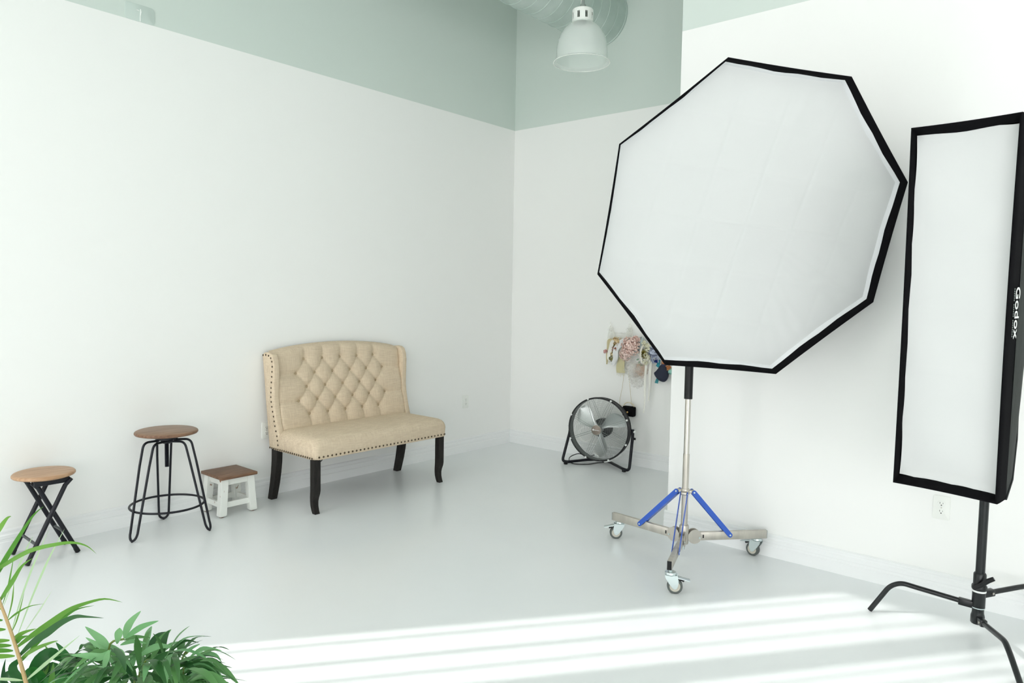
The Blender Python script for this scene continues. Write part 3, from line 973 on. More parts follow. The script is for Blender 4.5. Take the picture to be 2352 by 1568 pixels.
for li, (end, wheel, back) in enumerate(legs):
    d = (end - PC2)
    d.z = 0
    L = d.length
    d.normalize()
    sd = V((-d.y, d.x, 0))
    q = lambda s_, w, z: PC2 + d * s_ + sd * w + V((0, 0, z))
    lg = MB().bar(q(0.06, 0, ZL), q(L, 0, ZL), 0.024, 0.046).build('leg', 'dullsteel', t, bevel=0.002)
    MB().bar(q(L - 0.002, 0, ZL), q(L + 0.003, 0, ZL), 0.022, 0.044).build('end_cap', 'blackplastic' if li == 2 else 'grey', lg, smooth=False)
    for s_ in (-1, 1):   # hub cheek plates
        poly = []
        for k in range(16):
            a = 2 * PI * k / 16
            poly.append((0.058 + 0.040 * math.cos(a), ZL + 0.040 * math.sin(a)))
        MB().prism(poly, lambda u, v, dd: q(u, dd, v), s_ * 0.0135, s_ * 0.0165).build('cheek_plate', 'dullsteel', t)
        MB().lathe([(0.005, 0), (0.005, 0.004)], q(0.085, s_ * 0.0165, ZL - 0.006), 10, (d, V((0, 0, 1)), sd * s_), cap1=True).build('hub_bolt', 'zinc', t)
        if s_ == -1 or True:
            MB().box(q(0.108, s_ * 0.0125, ZL + 0.0), (0.008, 0.002, 0.018), (d, sd, V((0, 0, 1)))).build('hinge_slot', 'dark', lg, smooth=False)
    # braces: a pair of flat blue bars on each leg
    ptop, pbot = q(0.045, 0, 0.388), q(0.285, 0, ZL + 0.004)
    if li == 1:
        pbot = q(0.262, 0, ZL + 0.004)
    for s_ in (-1, 1):
        a_, b2 = ptop + sd * (s_ * 0.0185), pbot + sd * (s_ * 0.0185)
        dd = (b2 - a_).normalized()
        nrm = dd.cross(sd)
        poly = []
        LL = (b2 - a_).length
        for k in range(9):
            an = PI / 2 + PI * k / 8
            poly.append((0.013 * math.cos(an), 0.013 * math.sin(an)))
        for k in range(9):
            an = -PI / 2 + PI * k / 8
            poly.append((LL + 0.013 * math.cos(an), 0.013 * math.sin(an)))
        br = MB().prism(poly, lambda u, v, w: a_ + dd * u + nrm * v + sd * w, -0.0015, 0.0015).build('brace', 'blue', t, angle=30)
        for e in (a_, b2):
            MB().lathe([(0.005, 0.0), (0.005, 0.003), (0.003, 0.004)], e + sd * (s_ * 0.0012), 10, (d, V((0, 0, 1)), sd * s_), cap1=True).build('rivet', 'zinc', br)
        if s_ == 1 and li == 0:
            MB().bar(a_ + dd * 0.02 + nrm * -0.012 - sd * 0.0185, b2 - dd * 0.06 + nrm * -0.012 - sd * 0.0185, 0.034, 0.002, nrm).build('brace_web', 'blue', t, smooth=False)
    MB().bar(PC2 + V((0, 0, 0.39)) + d * 0.018, q(0.054, 0, 0.390), 0.030, 0.015).build('collar_lug', 'dullsteel', t, bevel=0.003)
    # caster
    back = back.normalized()
    sw = V((-back.y, back.x, 0))
    post = wheel - back * 0.022
    wr_, wc = 0.0375, wheel + V((0, 0, 0.0375))
    fk = MB()
    zf = ZL - 0.023
    fk.lathe([(0.008, zf + 0.001), (0.008, zf - 0.010)], V((post.x, post.y, 0)), 12, cap0=True, cap1=True)
    fk.lathe([(0.026, zf - 0.010), (0.028, zf - 0.014), (0.028, zf - 0.020), (0.022, zf - 0.026)], V((post.x, post.y, 0)), 24, cap0=True, cap1=True)
    for s_ in (-1, 1):
        pp = [(-0.050, zf - 0.024), (0.012, zf - 0.024), (0.017, 0.062), (0.014, 0.040), (0.008, 0.028), (-0.002, 0.024), (-0.012, 0.030), (-0.030, 0.052), (-0.046, 0.078)]
        fk.prism(pp, lambda u, v, w: V((wheel.x, wheel.y, 0)) + back * u + sw * w + V((0, 0, v)), s_ * 0.0155, s_ * 0.0175)
    fk.box(V((post.x, post.y, zf - 0.0245)), (0.05, 0.035, 0.003), (back, sw, V((0, 0, 1))))
    cs = fk.build('caster', 'zinc', t, angle=30)
    AXW = (back, V((0, 0, 1)), sw)
    MB().lathe([(0.026, -0.0125), (0.035, -0.0125), (wr_, -0.009), (wr_, 0.009), (0.035, 0.0125), (0.026, 0.0125)], wc, 32, AXW).build('tyre', 'tyre', cs)
    MB().lathe([(0.006, -0.0135), (0.02, -0.0115), (0.0265, -0.0125), (0.0265, 0.0125), (0.02, 0.0115), (0.006, 0.0135)], wc, 32, AXW, cap0=True, cap1=True).build('wheel_hub', 'wheelhub', cs)
    MB().lathe([(0.007, -0.020), (0.007, 0.020)], wc, 12, AXW, cap0=True, cap1=True).build('axle', 'zinc', cs)
    pd = MB().bar(wheel + back * 0.008 + V((0, 0, zf - 0.034)), wheel + back * 0.072 + V((0, 0, zf - 0.048)), 0.036, 0.003).build('brake_pedal', 'zinc', cs, bevel=0.001)
    MB().bar(wheel + back * 0.026 + V((0, 0, zf - 0.044)), wheel + back * 0.044 + V((0, 0, zf - 0.05)), 0.02, 0.010).build('brake_shoe', 'blackplastic', cs, smooth=False)
MB().lathe([(0.006, 0.075), (0.006, 0.10)], PC2 + V((0.012, -0.02, 0)), 10, cap0=True, cap1=True).build('hub_bolt', 'zinc', t)

# ------------------------------------------------------------------ octagonal softbox
ON = V((0.72056, -0.64588, -0.25225))
OA = V((0.65080, 0.75550, -0.07540))
OB = V((0.23927, -0.10983, 0.96472))
OC = V((3.2571, -2.1110, 1.7847))
OR = 0.766
t = thing('octagonal_softbox', 'large octagonal black softbox with white diffuser on the rolling stand', 'softbox', OC - ON * 0.6)
ANG = [R(112.5 - 45 * k) for k in range(8)]
O3 = lambda r_, a, dep=0.0: OC + (OA * math.cos(a) + OB * math.sin(a)) * r_ + ON * dep
BACK = -0.43


def octring(r_, dep, sub=10, wav=0.0, seed=0, sag=0.0):
    out = []
    rng = random.Random(seed)
    ph = [rng.uniform(0, 6.28) for _ in range(8)]
    for k in range(8):
        a, b_ = O3(r_, ANG[k], dep), O3(r_, ANG[(k + 1) % 8], dep)
        inw = (OC + ON * dep - (a + b_) / 2).normalized()
        for j in range(sub):
            u = j / sub
            w = math.sin(u * PI)
            out.append(a + (b_ - a) * u + inw * (sag * w + wav * w * math.sin(u * 15 + ph[k])))
    return out


# lip: outer skin, rolled front edge, inner skin
rings = [octring(OR - 0.034, -0.09, sag=0.004), octring(OR - 0.010, -0.03, sag=0.004), octring(OR, 0.0, sag=0.003), octring(OR - 0.003, 0.004, sag=0.004), octring(OR - 0.006, 0.003, sag=0.005), octring(OR - 0.009, -0.002, sag=0.006),
         octring(OR - 0.016, -0.038, wav=0.003, seed=3, sag=0.006)]
MB().loft(rings, False, False).build('rim_lip', 'blackfabric', t, angle=50)
rings = [octring(OR - 0.0165, -0.036, wav=0.003, seed=3, sag=0.007), octring(OR - 0.021, -0.040, wav=0.003, seed=3, sag=0.009), octring(OR - 0.027, -0.058, wav=0.002, seed=4, sag=0.010)]
MB().loft(rings, False, False).build('edge_band', 'whitecloth', t, angle=50)
# back shell
shell = MB()
prof = [(OR - 0.034, -0.088), (OR - 0.09, -0.15), (OR - 0.20, -0.24), (OR - 0.36, -0.33), (OR - 0.54, -0.40), (0.10, BACK)]
shell.loft([octring(r_, d_, 4, sag=0.02 if 0 < i < 5 else 0) for i, (r_, d_) in enumerate(prof)], False, True).build('back_shell', 'blackfabric', t, angle=20)
for k in range(8):
    MB().tube([O3(r_ - 0.004, ANG[k], d_) for r_, d_ in prof], 0.005, 6).build('rib', 'blackplastic', t)


def wr(r_, a):
    """small cloth waves of the diffuser, strongest toward the lower right corner"""
    x, y = r_ * math.cos(a), r_ * math.sin(a)
    h = 0.0025 * math.sin(9 * x + 3 * math.sin(4 * y)) + 0.0018 * math.sin(13 * y - 6 * x + 1.0)
    # tension folds running to the rods
    e = (r_ / OR) ** 3
    h += e * 0.0010 * math.sin(a * 37 + 2 * math.sin(a * 5))
    for (a_, s_) in ((-0.45, 1.0), (-1.0, 0.8), (1.3, .6), (0.6, .6)):
        da = (a - a_ + PI) % (2 * PI) - PI
        h += s_ * 0.0038 * e * math.exp(-(da / 0.20) ** 2) * math.sin(da * 48 + 3 * x)
    # pressed fold lines of the cloth
    for k in (-2, -1, 0, 1, 2):
        h += 0.0016 * math.exp(-((y - 0.235 * k + 0.02 * x) / 0.008) ** 2)
        h -= 0.0013 * math.exp(-((x - 0.24 * k - 0.12 * y) / 0.008) ** 2)
    return h


mb = MB()
nr_ = 90
sub = 52
base = octring(OR - 0.020, -0.056, sub, wav=0.003, seed=3, sag=0.008)
cen = OC + ON * (-0.056)
rows_ = []
for i in range(1, nr_ + 1):
    f = i / nr_
    rg = []
    for p in base:
        d = (p - cen)
        q = cen + d * f
        rr_ = d.length * f
        a = math.atan2(d.dot(OB), d.dot(OA))
        bul = -0.03 * (1 - f ** 2) + wr(rr_, a) * (1 - f ** 14)
        rg.append(q + ON * bul)
    rows_.append(rg)
mb.loft(rows_[::-1], False, True)
mb.build('diffuser', 'diffuser', t, angle=80)
MB().lathe([(0.07, 0.0), (0.115, 0.0), (0.115, 0.03), (0.07, 0.03)], OC + ON * (BACK - 0.03), 32, (OA, OB, ON), cap0=True, cap1=True).build('speed_ring', 'blackmetal', t)
# flash head holding it
hp = OC + ON * (BACK - 0.036)
t = thing('flash_head', 'black studio flash head behind the octagonal softbox', 'flash head', hp - ON * 0.1)
MB().lathe([(0.055, 0.0), (0.062, -0.01), (0.062, -0.10), (0.05, -0.115)], hp, 28, (OA, OB, ON), cap0=True, cap1=True).build('lamp_body', 'blackplastic', t)
MB().tube([hp - ON * 0.07 - OB * 0.05, V((PC2.x, PC2.y, 1.74)), V((PC2.x, PC2.y, 1.603))], 0.016, 10).build('tilt_bracket', 'blackmetal', t)

# ------------------------------------------------------------------ strip softbox
SN = V((-0.17107, -0.98474, -0.03199))
SA = V((0.98523, -0.17073, -0.01299))
SB = V((0.00733, -0.03374, 0.99940))
SCn = V((4.102, -2.279, 1.420))
HW, HH = 0.182, 0.700
t = thing('strip_softbox', 'tall narrow black strip softbox with white diffuser on black stand', 'softbox', SCn - SN * 0.4)
Sp = lambda a, b_, d=0.0: SCn + SA * a + SB * b_ + SN * d


def sring(w, h, dep, sub=10, wav=0.0, sag=0.0, seed=1, bulge=0.0):
    rng = random.Random(seed)
    cs_ = [(-w, h), (w, h), (w, -h), (-w, -h)]
    out = []
    for k in range(4):
        (x0, y0), (x1, y1) = cs_[k], cs_[(k + 1) % 4]
        ph = rng.uniform(0, 6)
        nx, ny = ((0, 1), (1, 0), (0, -1), (-1, 0))[k]
        for j in range(sub):
            u = j / sub
            w_ = math.sin(PI * u)
            o_ = wav * w_ * math.sin(u * (9 if k % 2 == 0 else 26) + ph) - sag * w_ + bulge * w_
            out.append(Sp(x0 + (x1 - x0) * u + nx * o_, y0 + (y1 - y0) * u + ny * o_, dep))
    return out


rings = [sring(HW + 0.0, HH, -0.10, sag=0.002), sring(HW + 0.001, HH, -0.03, sag=0.002), sring(HW, HH, 0.0, sag=0.003), sring(HW - 0.003, HH - 0.003, 0.004, sag=0.003), sring(HW - 0.007, HH - 0.008, 0.002, sag=0.004),
         sring(HW - 0.008, HH - 0.012, -0.012, sag=0.005), sring(HW - 0.008, HH - 0.027, -0.034, wav=0.0025, sag=0.006)]
MB().loft(rings, False, False).build('rim_lip', 'blackfabric', t, angle=50)
pr2 = [(HW, HH, -0.095), (HW - 0.004, HH - 0.06, -0.17), (0.160, HH - 0.20, -0.26), (0.135, HH - 0.38, -0.34), (0.11, HH - 0.54, -0.40), (0.085, 0.085, -0.43)]
MB().loft([sring(w, h, d_, 6, bulge=0.012 if 0 < i < 5 else 0) for i, (w, h, d_) in enumerate(pr2)], False, True).build('back_shell', 'greyfabric', t, angle=25)
for sx, sy in ((-1, 1), (1, 1), (1, -1), (-1, -1)):
    MB().tube([Sp(sx * w, sy * h, d_) for w, h, d_ in pr2], 0.005, 6).build('rib', 'blackplastic', t)


def sdiff(u, v):
    w, h = HW - 0.010, HH - 0.029
    x, y = (u * 2 - 1) * w, (v * 2 - 1) * h
    ed = min(u, 1 - u) * 2 * w
    ev = min(v, 1 - v) * 2 * h
    k = min(1, min(ed, ev) / 0.03)
    hgt = 0.003 * math.sin(x * 17 + y * 3) * math.sin(y * 5 + 1) + 0.002 * math.sin(y * 21 + x * 8)
    for q_ in (-2, -1, 0, 1, 2):
        hgt += 0.0025 * math.exp(-((y - 0.235 * q_ - 0.03 * x) / 0.006) ** 2)
    hgt -= 0.002 * math.exp(-((x - 0.01) / 0.006) ** 2)
    wob = 0.004 * math.sin(y * 14) * (1 if u in (0, 1) else 0)
    return Sp(x - math.copysign(wob, x) * (1 if u in (0, 1) else 0), y + (0.004 * math.sin(x * 30) if v in (0, 1) else 0), -0.034 - 0.012 * k + hgt * k)


MB().grid(sdiff, 24, 96).build('diffuser', 'diffuser', t, angle=80)
MB().lathe([(0.05, 0.0), (0.085, 0.0), (0.085, 0.025), (0.05, 0.025)], Sp(0, 0, -0.46), 32, (SA, SB, SN), cap0=True, cap1=True).build('speed_ring', 'blackmetal', t)
# lettering on the side panel, reading downward
side0, side1 = Sp(HW, 0, -0.03), Sp(HW, 0, -0.095)
ydir = -SN
xdir = -SB
zdir = xdir.cross(ydir).normalized()
cu_d = bpy.data.curves.new('brand_lettering', 'FONT')
cu_d.body = 'Godox'
cu_d.size = 0.066
cu_d.extrude = 0.0006
cu_d.offset = 0.0004
cu_d.align_x = 'CENTER'
cu_d.align_y = 'CENTER'
tmp = bpy.data.objects.new('lettering_source', cu_d)
COL.objects.link(tmp)
bpy.context.view_layer.update()
lm = bpy.data.meshes.new_from_object(tmp.evaluated_get(bpy.context.evaluated_depsgraph_get()))
bpy.data.objects.remove(tmp)
bpy.data.curves.remove(cu_d)
lm.name = 'brand_lettering'
lm.materials.clear()
lm.materials.append(M['whitemark'])
lt = bpy.data.objects.new('brand_lettering', lm)
COL.objects.link(lt)
lp = Sp(HW + 0.0035, 0.0, -0.066) + SB * 0.0
org = t.location
lt.parent = t
lt['label'] = 'white lettering'
lt.matrix_local = Matrix(((xdir.x, ydir.x, zdir.x, lp.x - org.x), (xdir.y, ydir.y, zdir.y, lp.y - org.y), (xdir.z, ydir.z, zdir.z, lp.z - org.z), (0, 0, 0, 1)))
mb = MB()
for k in range(22):
    if k in (6, 13):
        continue
    mb.box(lp - ydir * 0.036 + xdir * (-0.085 + k * 0.0081), (0.0055, 0.005, 0.001), (xdir, ydir, zdir))
mb.build('small_print', 'grey', t, smooth=False)

# ------------------------------------------------------------------ C-stand
CC = V((4.176, -1.735, 0))
t = thing('turtle_base_stand', 'black steel light stand with bent tube legs under the strip softbox', 'light stand', CC)
MB().lathe([(0.0185, 0.16), (0.0185, 1.30)], CC, 24, cap0=True, cap1=True).build('column', 'cstand', t)
MB().lathe([(0.024, 0.225), (0.025, 0.23), (0.025, 0.272), (0.021, 0.278)], CC, 24, cap0=True, cap1=True).build('clamp_collar', 'cstand', t)
MB().lathe([(0.024, 0.052), (0.027, 0.056), (0.027, 0.085), (0.023, 0.10), (0.023, 0.118), (0.026, 0.128), (0.026, 0.205)], CC, 28, cap0=True, cap1=True).build('base_casting', 'cstand', t)
MB().lathe([(0.029, 0.205), (0.030, 0.208), (0.030, 0.219), (0.027, 0.224)], CC, 28, cap0=True, cap1=True).build('lock_ring', 'cstand', t)
MB().lathe([(0.0275, 0.194), (0.0275, 0.202)], CC, 28).build('sticker_band', 'whitemark', t)
MB().lathe([(0.0272, 0.122), (0.0272, 0.126)], CC, 28).build('bright_ring', 'zinc', t)
mb = MB()
mb.tube([CC + V((0.012, -0.022, 0.248)), CC + V((0.020, -0.040, 0.248))], 0.006, 8)
for s_ in (-1, 1):
    e = V((0.75, 0.1, 0.75)).normalized()
    c0 = CC + V((0.021, -0.043, 0.248))
    mb.tube([c0, c0 + e * (s_ * 0.02), c0 + e * (s_ * 0.04) + V((0.006 * s_, 0, 0.0))], [0.010, 0.0105, 0.0095], 8)
mb.build('clamp_knob', 'blackplastic', t)
for az, prof, zs in ((189.5, [(0.028, 0.132), (0.24, 0.158), (0.30, 0.166), (0.345, 0.14), (0.422, 0.008)], 0),
                     (53.0, [(0.028, 0.182), (0.20, 0.196), (0.265, 0.200), (0.31, 0.165), (0.365, 0.008)], 0),
                     (296.0, [(0.028, 0.076), (0.24, 0.100), (0.285, 0.104), (0.34, 0.075), (0.44, 0.008)], 0)):
    d = V((math.cos(R(az)), math.sin(R(az)), 0))
    pts = fillet([CC + d * s_ + V((0, 0, z)) for s_, z in prof], [0, 0.01, 0.06, 0.03, 0], 8)
    lg = MB().tube(pts, 0.0112, 12).build('leg', 'cstand', t)
    z0 = prof[0][1]
    MB().bar(CC + d * 0.018 + V((0, 0, z0 - 0.001)), CC + d * 0.075 + V((0, 0, z0 + 0.004)), 0.027, 0.03).build('leg_socket', 'cstand', lg, bevel=0.004)
    MB().lathe([(0.005, 0), (0.005, 0.004)], CC + d * 0.06 + V((-d.y, d.x, 0)) * -0.0135 + V((0, 0, z0 + 0.003)), 10, (d, V((0, 0, 1)), V((d.y, -d.x, 0))), cap1=True).build('socket_bolt', 'dullsteel', lg)
hp = Sp(0, 0, -0.465)
t = thing('flash_head', 'black studio flash head behind the strip softbox', 'flash head', hp - SN * 0.05)
MB().lathe([(0.05, 0.0), (0.055, -0.01), (0.055, -0.075), (0.045, -0.085)], hp, 28, (SA, SB, SN), cap0=True, cap1=True).build('lamp_body', 'blackplastic', t)
MB().tube([hp - SN * 0.04 - SB * 0.045, V((CC.x, CC.y, 1.33)), V((CC.x, CC.y, 1.302))], 0.014, 10).build('tilt_bracket', 'blackmetal', t)

# ------------------------------------------------------------------ headbands and bows hung on the back wall
WP = lambda px, py, off=0.03: onplane(px, py, 1, -off)
HG = 'hair bows and headbands hung on the back wall'
cm = {}


def cmat(key, rgb, rough=0.8, alpha=1.0):
    if key not in cm:
        cm[key] = mat('cloth_' + key, lin(*rgb), rough, spec=0.15, bump=(120, 0.1))
        if alpha < 1:      # sheer net: part see-through, part diffuse on both faces
            nt_ = cm[key].node_tree
            nd = nt_.nodes
            df, tl_, tp_ = nd.new('ShaderNodeBsdfDiffuse'), nd.new('ShaderNodeBsdfTranslucent'), nd.new('ShaderNodeBsdfTransparent')
            m1, m2 = nd.new('ShaderNodeMixShader'), nd.new('ShaderNodeMixShader')
            df.inputs[0].default_value = tl_.inputs[0].default_value = lin(*rgb)
            m1.inputs[0].default_value = 0.5
            m2.inputs[0].default_value = alpha
            nt_.links.new(df.outputs[0], m1.inputs[1])
            nt_.links.new(tl_.outputs[0], m1.inputs[2])
            nt_.links.new(tp_.outputs[0], m2.inputs[1])
            nt_.links.new(m1.outputs[0], m2.inputs[2])
            nt_.links.new(m2.outputs[0], nd['Material Output'].inputs[0])
    return cm[key]


def band(path, widths, material, name, parent=None, off=0.03, wob=0.006, seed=0, thick=0.0012):
    """a ribbon along pixel points on the wall; widths in metres, ribbon gently waving off the wall"""
    rng = random.Random(seed)
    pts = smooth_path([WP(*p, off) for p in path], 6)
    n_ = len(pts)
    ws = []
    for i in range(n_):
        f = i / (n_ - 1) * (len(widths) - 1)
        k = min(int(f), len(widths) - 2)
        ws.append(widths[k] + (widths[k + 1] - widths[k]) * (f - k))
    ph = rng.uniform(0, 6)
    mb = MB()
    rows_ = []
    for i in range(n_):
        d = (pts[min(i + 1, n_ - 1)] - pts[max(i - 1, 0)]).normalized()
        sd = V((0, 1, 0)).cross(d).normalized()
        row = []
        for k in range(5):
            u = k / 4 - 0.5
            row.append(pts[i] + sd * (u * ws[i]) + V((0, -wob * math.cos(u * 6 + i * 0.5 + ph) - wob, 0)))
        rows_.append(row)
    mb.loft(rows_, False, False, closed=False)
    return mb.build(name, material, parent, solid=thick, angle=70)


def petals(center, r, n, size, material, name, parent=None, seed=0, flat=0.6, curl=0.4):
    """a dense head of small curled petals, one fabric flower"""
    rng = random.Random(seed)
    mb = MB()
    for i in range(n):
        a, e = rng.uniform(0, 2 * PI), math.acos(rng.uniform(0.0, 1.0))
        d = V((math.sin(e) * math.cos(a), -math.cos(e) * flat, math.sin(e) * math.sin(a)))
        c = V(center) + d * (r * rng.uniform(0.35, 1.0))
        dn = d.normalized()
        t1 = dn.cross(V((rng.uniform(-1, 1), rng.uniform(-1, 1), rng.uniform(-1, 1)))).normalized()
        t2 = dn.cross(t1)
        s1, s2 = size * rng.uniform(0.7, 1.3), size * rng.uniform(0.4, 0.9)
        c0 = curl * size
        q = []
        for u, v in ((-1, 0), (-.5, .8), (.5, .8), (1, 0), (.5, -.8), (-.5, -.8), (0, 0)):
            q.append(c + t1 * (u * s1) + t2 * (v * s2) + dn * (c0 * (u * u + v * v)))
        mb.add(q, [(0, 1, 6), (1, 2, 6), (2, 3, 6), (3, 4, 6), (4, 5, 6), (5, 0, 6)])
    return mb.build(name, material, parent, recalc=False, angle=80)


def hung(name, label, px, py, off=0.02, group=HG, cat='headband'):
    return thing(name, label, cat, WP(px, py, off), group)


def hook(parent, px, py):
    p = WP(px, py, 0.0)
    MB().tube([p, p + V((0, -0.02, 0)), p + V((0, -0.024, 0.008))], 0.0015, 6).build('wall_hook', 'whitemark', parent)


IV = cmat('ivory', (236, 236, 228))
# 1 sheer lace headband with two ears
t = hung('lace_headband', 'sheer white lace headband with two pointed ears, topmost on the back wall', 1425, 768)
lace = cmat('lace', (244, 244, 238), alpha=0.22)
hook(t, 1428, 764)
for px in (1404, 1446):
    c = WP(px, 757, 0.03)
    mb = MB()
    tip = WP(px + (-2 if px < 1420 else 2), 738, 0.03)
    for k in range(3):
        mb.add([WP(px - 9, 778, 0.02 + k * 0.008), WP(px + 9, 778, 0.025 + k * 0.008), tip + V((0.006 * k, -0.006 * k, 0)), WP(px - 7, 762, 0.04 + k * 0.006), WP(px + 8, 764, 0.04)],
               [(0, 1, 4, 3), (3, 4, 2)])
    mb.build('lace_ear', lace, t, recalc=False)
    petals(c, 0.03, 30, 0.010, lace, 'lace_edge', t, seed=px)
MB().tube(smooth_path([WP(1406, 763), WP(1420, 765), WP(1436, 765), WP(1450, 760)], 5), 0.0012, 5).build('wire_band', cmat('greywire', (190, 190, 180)), t)
band([(1402, 770), (1425, 776), (1452, 770)], [0.05, 0.06, 0.05], lace, 'lace_band', t, 0.02)
# 2 khaki band with a small pink flower
t = hung('khaki_headband', 'khaki ribbon headband with a tiny pink flower, far left of the row', 1400, 800)
kh = cmat('khaki', (206, 196, 158))
band([(1410, 781), (1400, 783), (1397, 800), (1396, 820), (1394, 836)], [0.02, 0.035, 0.03, 0.022, 0.01], kh, 'ribbon', t, 0.03, seed=1)
petals(WP(1391, 806, 0.045), 0.020, 26, 0.010, cmat('rose', (222, 178, 174)), 'flower', t, seed=2)
# 3 thin white loop
t = hung('white_loop_headband', 'narrow white looped ribbon headband beside the khaki ribbon', 1406, 800)
band([(1413, 780), (1406, 788), (1402, 805), (1399, 822), (1400, 832)], [0.02, 0.035, 0.045, 0.03, 0.008], IV, 'ribbon', t, 0.05, seed=3)
# 4 dried flower headband
t = hung('dried_flower_headband', 'headband of tan, rust and cream dried flowers with moss', 1414, 800)
band([(1420, 778), (1411, 795), (1404, 815), (1400, 830)], [0.015] * 3, cmat('moss', (150, 146, 96)), 'ribbon', t, 0.03, seed=4)
petals(WP(1418, 783, 0.06), 0.042, 70, 0.012, cmat('tan', (228, 208, 168)), 'flower', t, seed=5)
petals(WP(1411, 801, 0.06), 0.024, 36, 0.010, cmat('rust', (160, 96, 66)), 'flower', t, seed=6)
petals(WP(1408, 813, 0.06), 0.024, 40, 0.010, cmat('cream', (234, 222, 190)), 'flower', t, seed=7)
petals(WP(1405, 823, 0.05), 0.026, 40, 0.010, cmat('moss', (150, 146, 96)), 'moss_tuft', t, seed=8)
# 5 wide white satin ribbon
t = hung('satin_ribbon', 'wide white satin ribbon hanging left of the pink tulle flower', 1424, 810)
band([(1440, 780), (1427, 787), (1418, 800), (1414, 820), (1408, 838)], [0.03, 0.05, 0.055, 0.05, 0.03], cmat('satin', (228, 230, 230), 0.45), 'ribbon', t, 0.06, wob=0.01, seed=9)
# 6 olive lace pennant
t = hung('lace_pennant', 'olive lace pennant hanging below the pink tulle flower', 1425, 835)
ol = cmat('olive', (204, 198, 160))
band([(1434, 805), (1428, 825), (1426, 842), (1426, 856)], [0.03, 0.065, 0.085, 0.085], ol, 'lace_panel', t, 0.035, wob=0.004, seed=10)
for k in range(5):
    p0 = WP(1417 + k * 4, 856, 0.04)
    MB().tube([p0, p0 + V((0.002, 0, -0.02 - 0.008 * (k % 3)))], 0.0012, 5).build('fringe_thread', ol, t)
# 7 pink tulle flower
t = hung('tulle_flower', 'large ruffled pink tulle flower on the back wall', 1446, 805)
pk = cmat('pink', (250, 226, 217))
petals(WP(1449, 795, 0.09), 0.085, 320, 0.0125, pk, 'ruffle', t, seed=11, flat=0.7, curl=0.7)
petals(WP(1438, 812, 0.08), 0.062, 190, 0.0125, cmat('pinkpale', (252, 234, 227)), 'ruffle', t, seed=12, flat=0.7, curl=0.7)
petals(WP(1460, 780, 0.08), 0.034, 50, 0.016, pk, 'ruffle', t, seed=13, curl=0.7)
band([(1463, 785), (1464, 805), (1470, 818)], [0.008, 0.012, 0.006], IV, 'ribbon', t, 0.07, seed=14)
# 8 grey felt bow
t = hung('felt_bow', 'grey blue felt bow between the pink flower and the white flower crown', 1470, 792)
band([(1476, 775), (1468, 783), (1465, 797), (1466, 812)], [0.02, 0.05, 0.05, 0.015], cmat('felt', (158, 172, 174)), 'bow_loop', t, 0.05, seed=15)
band([(1478, 776), (1474, 788), (1470, 802)], [0.02, 0.03, 0.02], cmat('feltlight', (186, 198, 198)), 'bow_loop', t, 0.065, seed=16)
# 9 sheer tulle puff
t = hung('tulle_puff', 'sheer white tulle and peach feather puff hanging above the purse', 1460, 855)
tu = cmat('tulle', (248, 247, 244), alpha=0.26)
petals(WP(1457, 850, 0.06), 0.085, 60, 0.032, tu, 'tulle', t, seed=17, curl=0.5)
petals(WP(1462, 872, 0.05), 0.065, 42, 0.030, tu, 'tulle', t, seed=18, curl=0.5)
petals(WP(1472, 850, 0.05), 0.07, 60, 0.024, cmat('peach', (244, 224, 208), alpha=0.4), 'feather', t, seed=19)
# 10 white flower crown
t = hung('flower_crown', 'white flower crown with olive moss and sage leaves', 1484, 815)
ring = []
for k in range(20):
    a = 2 * PI * k / 20
    c = WP(1484, 813, 0.07)
    ring.append(c + V((0.052 * math.cos(a), 0.0, 0.085 * math.sin(a))))
MB().tube(ring, 0.010, 8, closed=True).build('wreath_ring', cmat('wreath', (240, 238, 226)), t)
petals(WP(1482, 813, 0.05), 0.052, 90, 0.012, cmat('wreathmoss', (134, 124, 60)), 'moss_tuft', t, seed=20)
for i, (px, py) in enumerate(((1488, 803), (1484, 816), (1489, 820), (1480, 788), (1487, 795), (1482, 832))):
    petals(WP(px, py, 0.10), 0.024, 34, 0.010, cmat('blossom', (242, 240, 218)), 'flower', t, seed=21 + i)
sage = cmat('sage', (132, 160, 138))
for i, (px, py) in enumerate(((1469, 824), (1471, 829), (1473, 834), (1475, 822), (1472, 836))):
    c = WP(px, py, 0.06)
    a = R(200 + 30 * i)
    d = V((math.cos(a), -0.2, math.sin(a)))
    sd = V((-math.sin(a), 0, math.cos(a)))
    MB().add([c, c + d * 0.022 + sd * 0.008, c + d * 0.032, c + d * 0.014 - sd * 0.008], [(0, 1, 2), (0, 2, 3)]).build('leaf', sage, t, solid=0.001)
# 11 long ivory ribbons
t = hung('long_ribbon', 'pair of long ivory ribbons trailing down from the flower crown', 1488, 880)
band([(1486, 824), (1483, 850), (1482, 885), (1481, 920), (1479, 948)], [0.022, 0.022, 0.02, 0.016, 0.012], IV, 'ribbon', t, 0.08, seed=30, wob=0.004)
band([(1496, 820), (1494, 850), (1492, 885), (1490, 920)], [0.02, 0.022, 0.016, 0.01], IV, 'ribbon', t, 0.06, seed=31, wob=0.004)
# 12 blue knotted bow
t = hung('blue_bow', 'periwinkle blue knotted bow under the softbox edge', 1503, 815)
bl = cmat('periwinkle', (196, 203, 220))
petals(WP(1500, 808, 0.08), 0.045, 60, 0.018, bl, 'knot_loop', t, seed=33)
petals(WP(1505, 825, 0.08), 0.035, 46, 0.018, bl, 'knot_loop', t, seed=34)
petals(WP(1507, 829, 0.10), 0.014, 24, 0.008, cmat('cobalt', (44, 62, 140)), 'knot', t, seed=35)
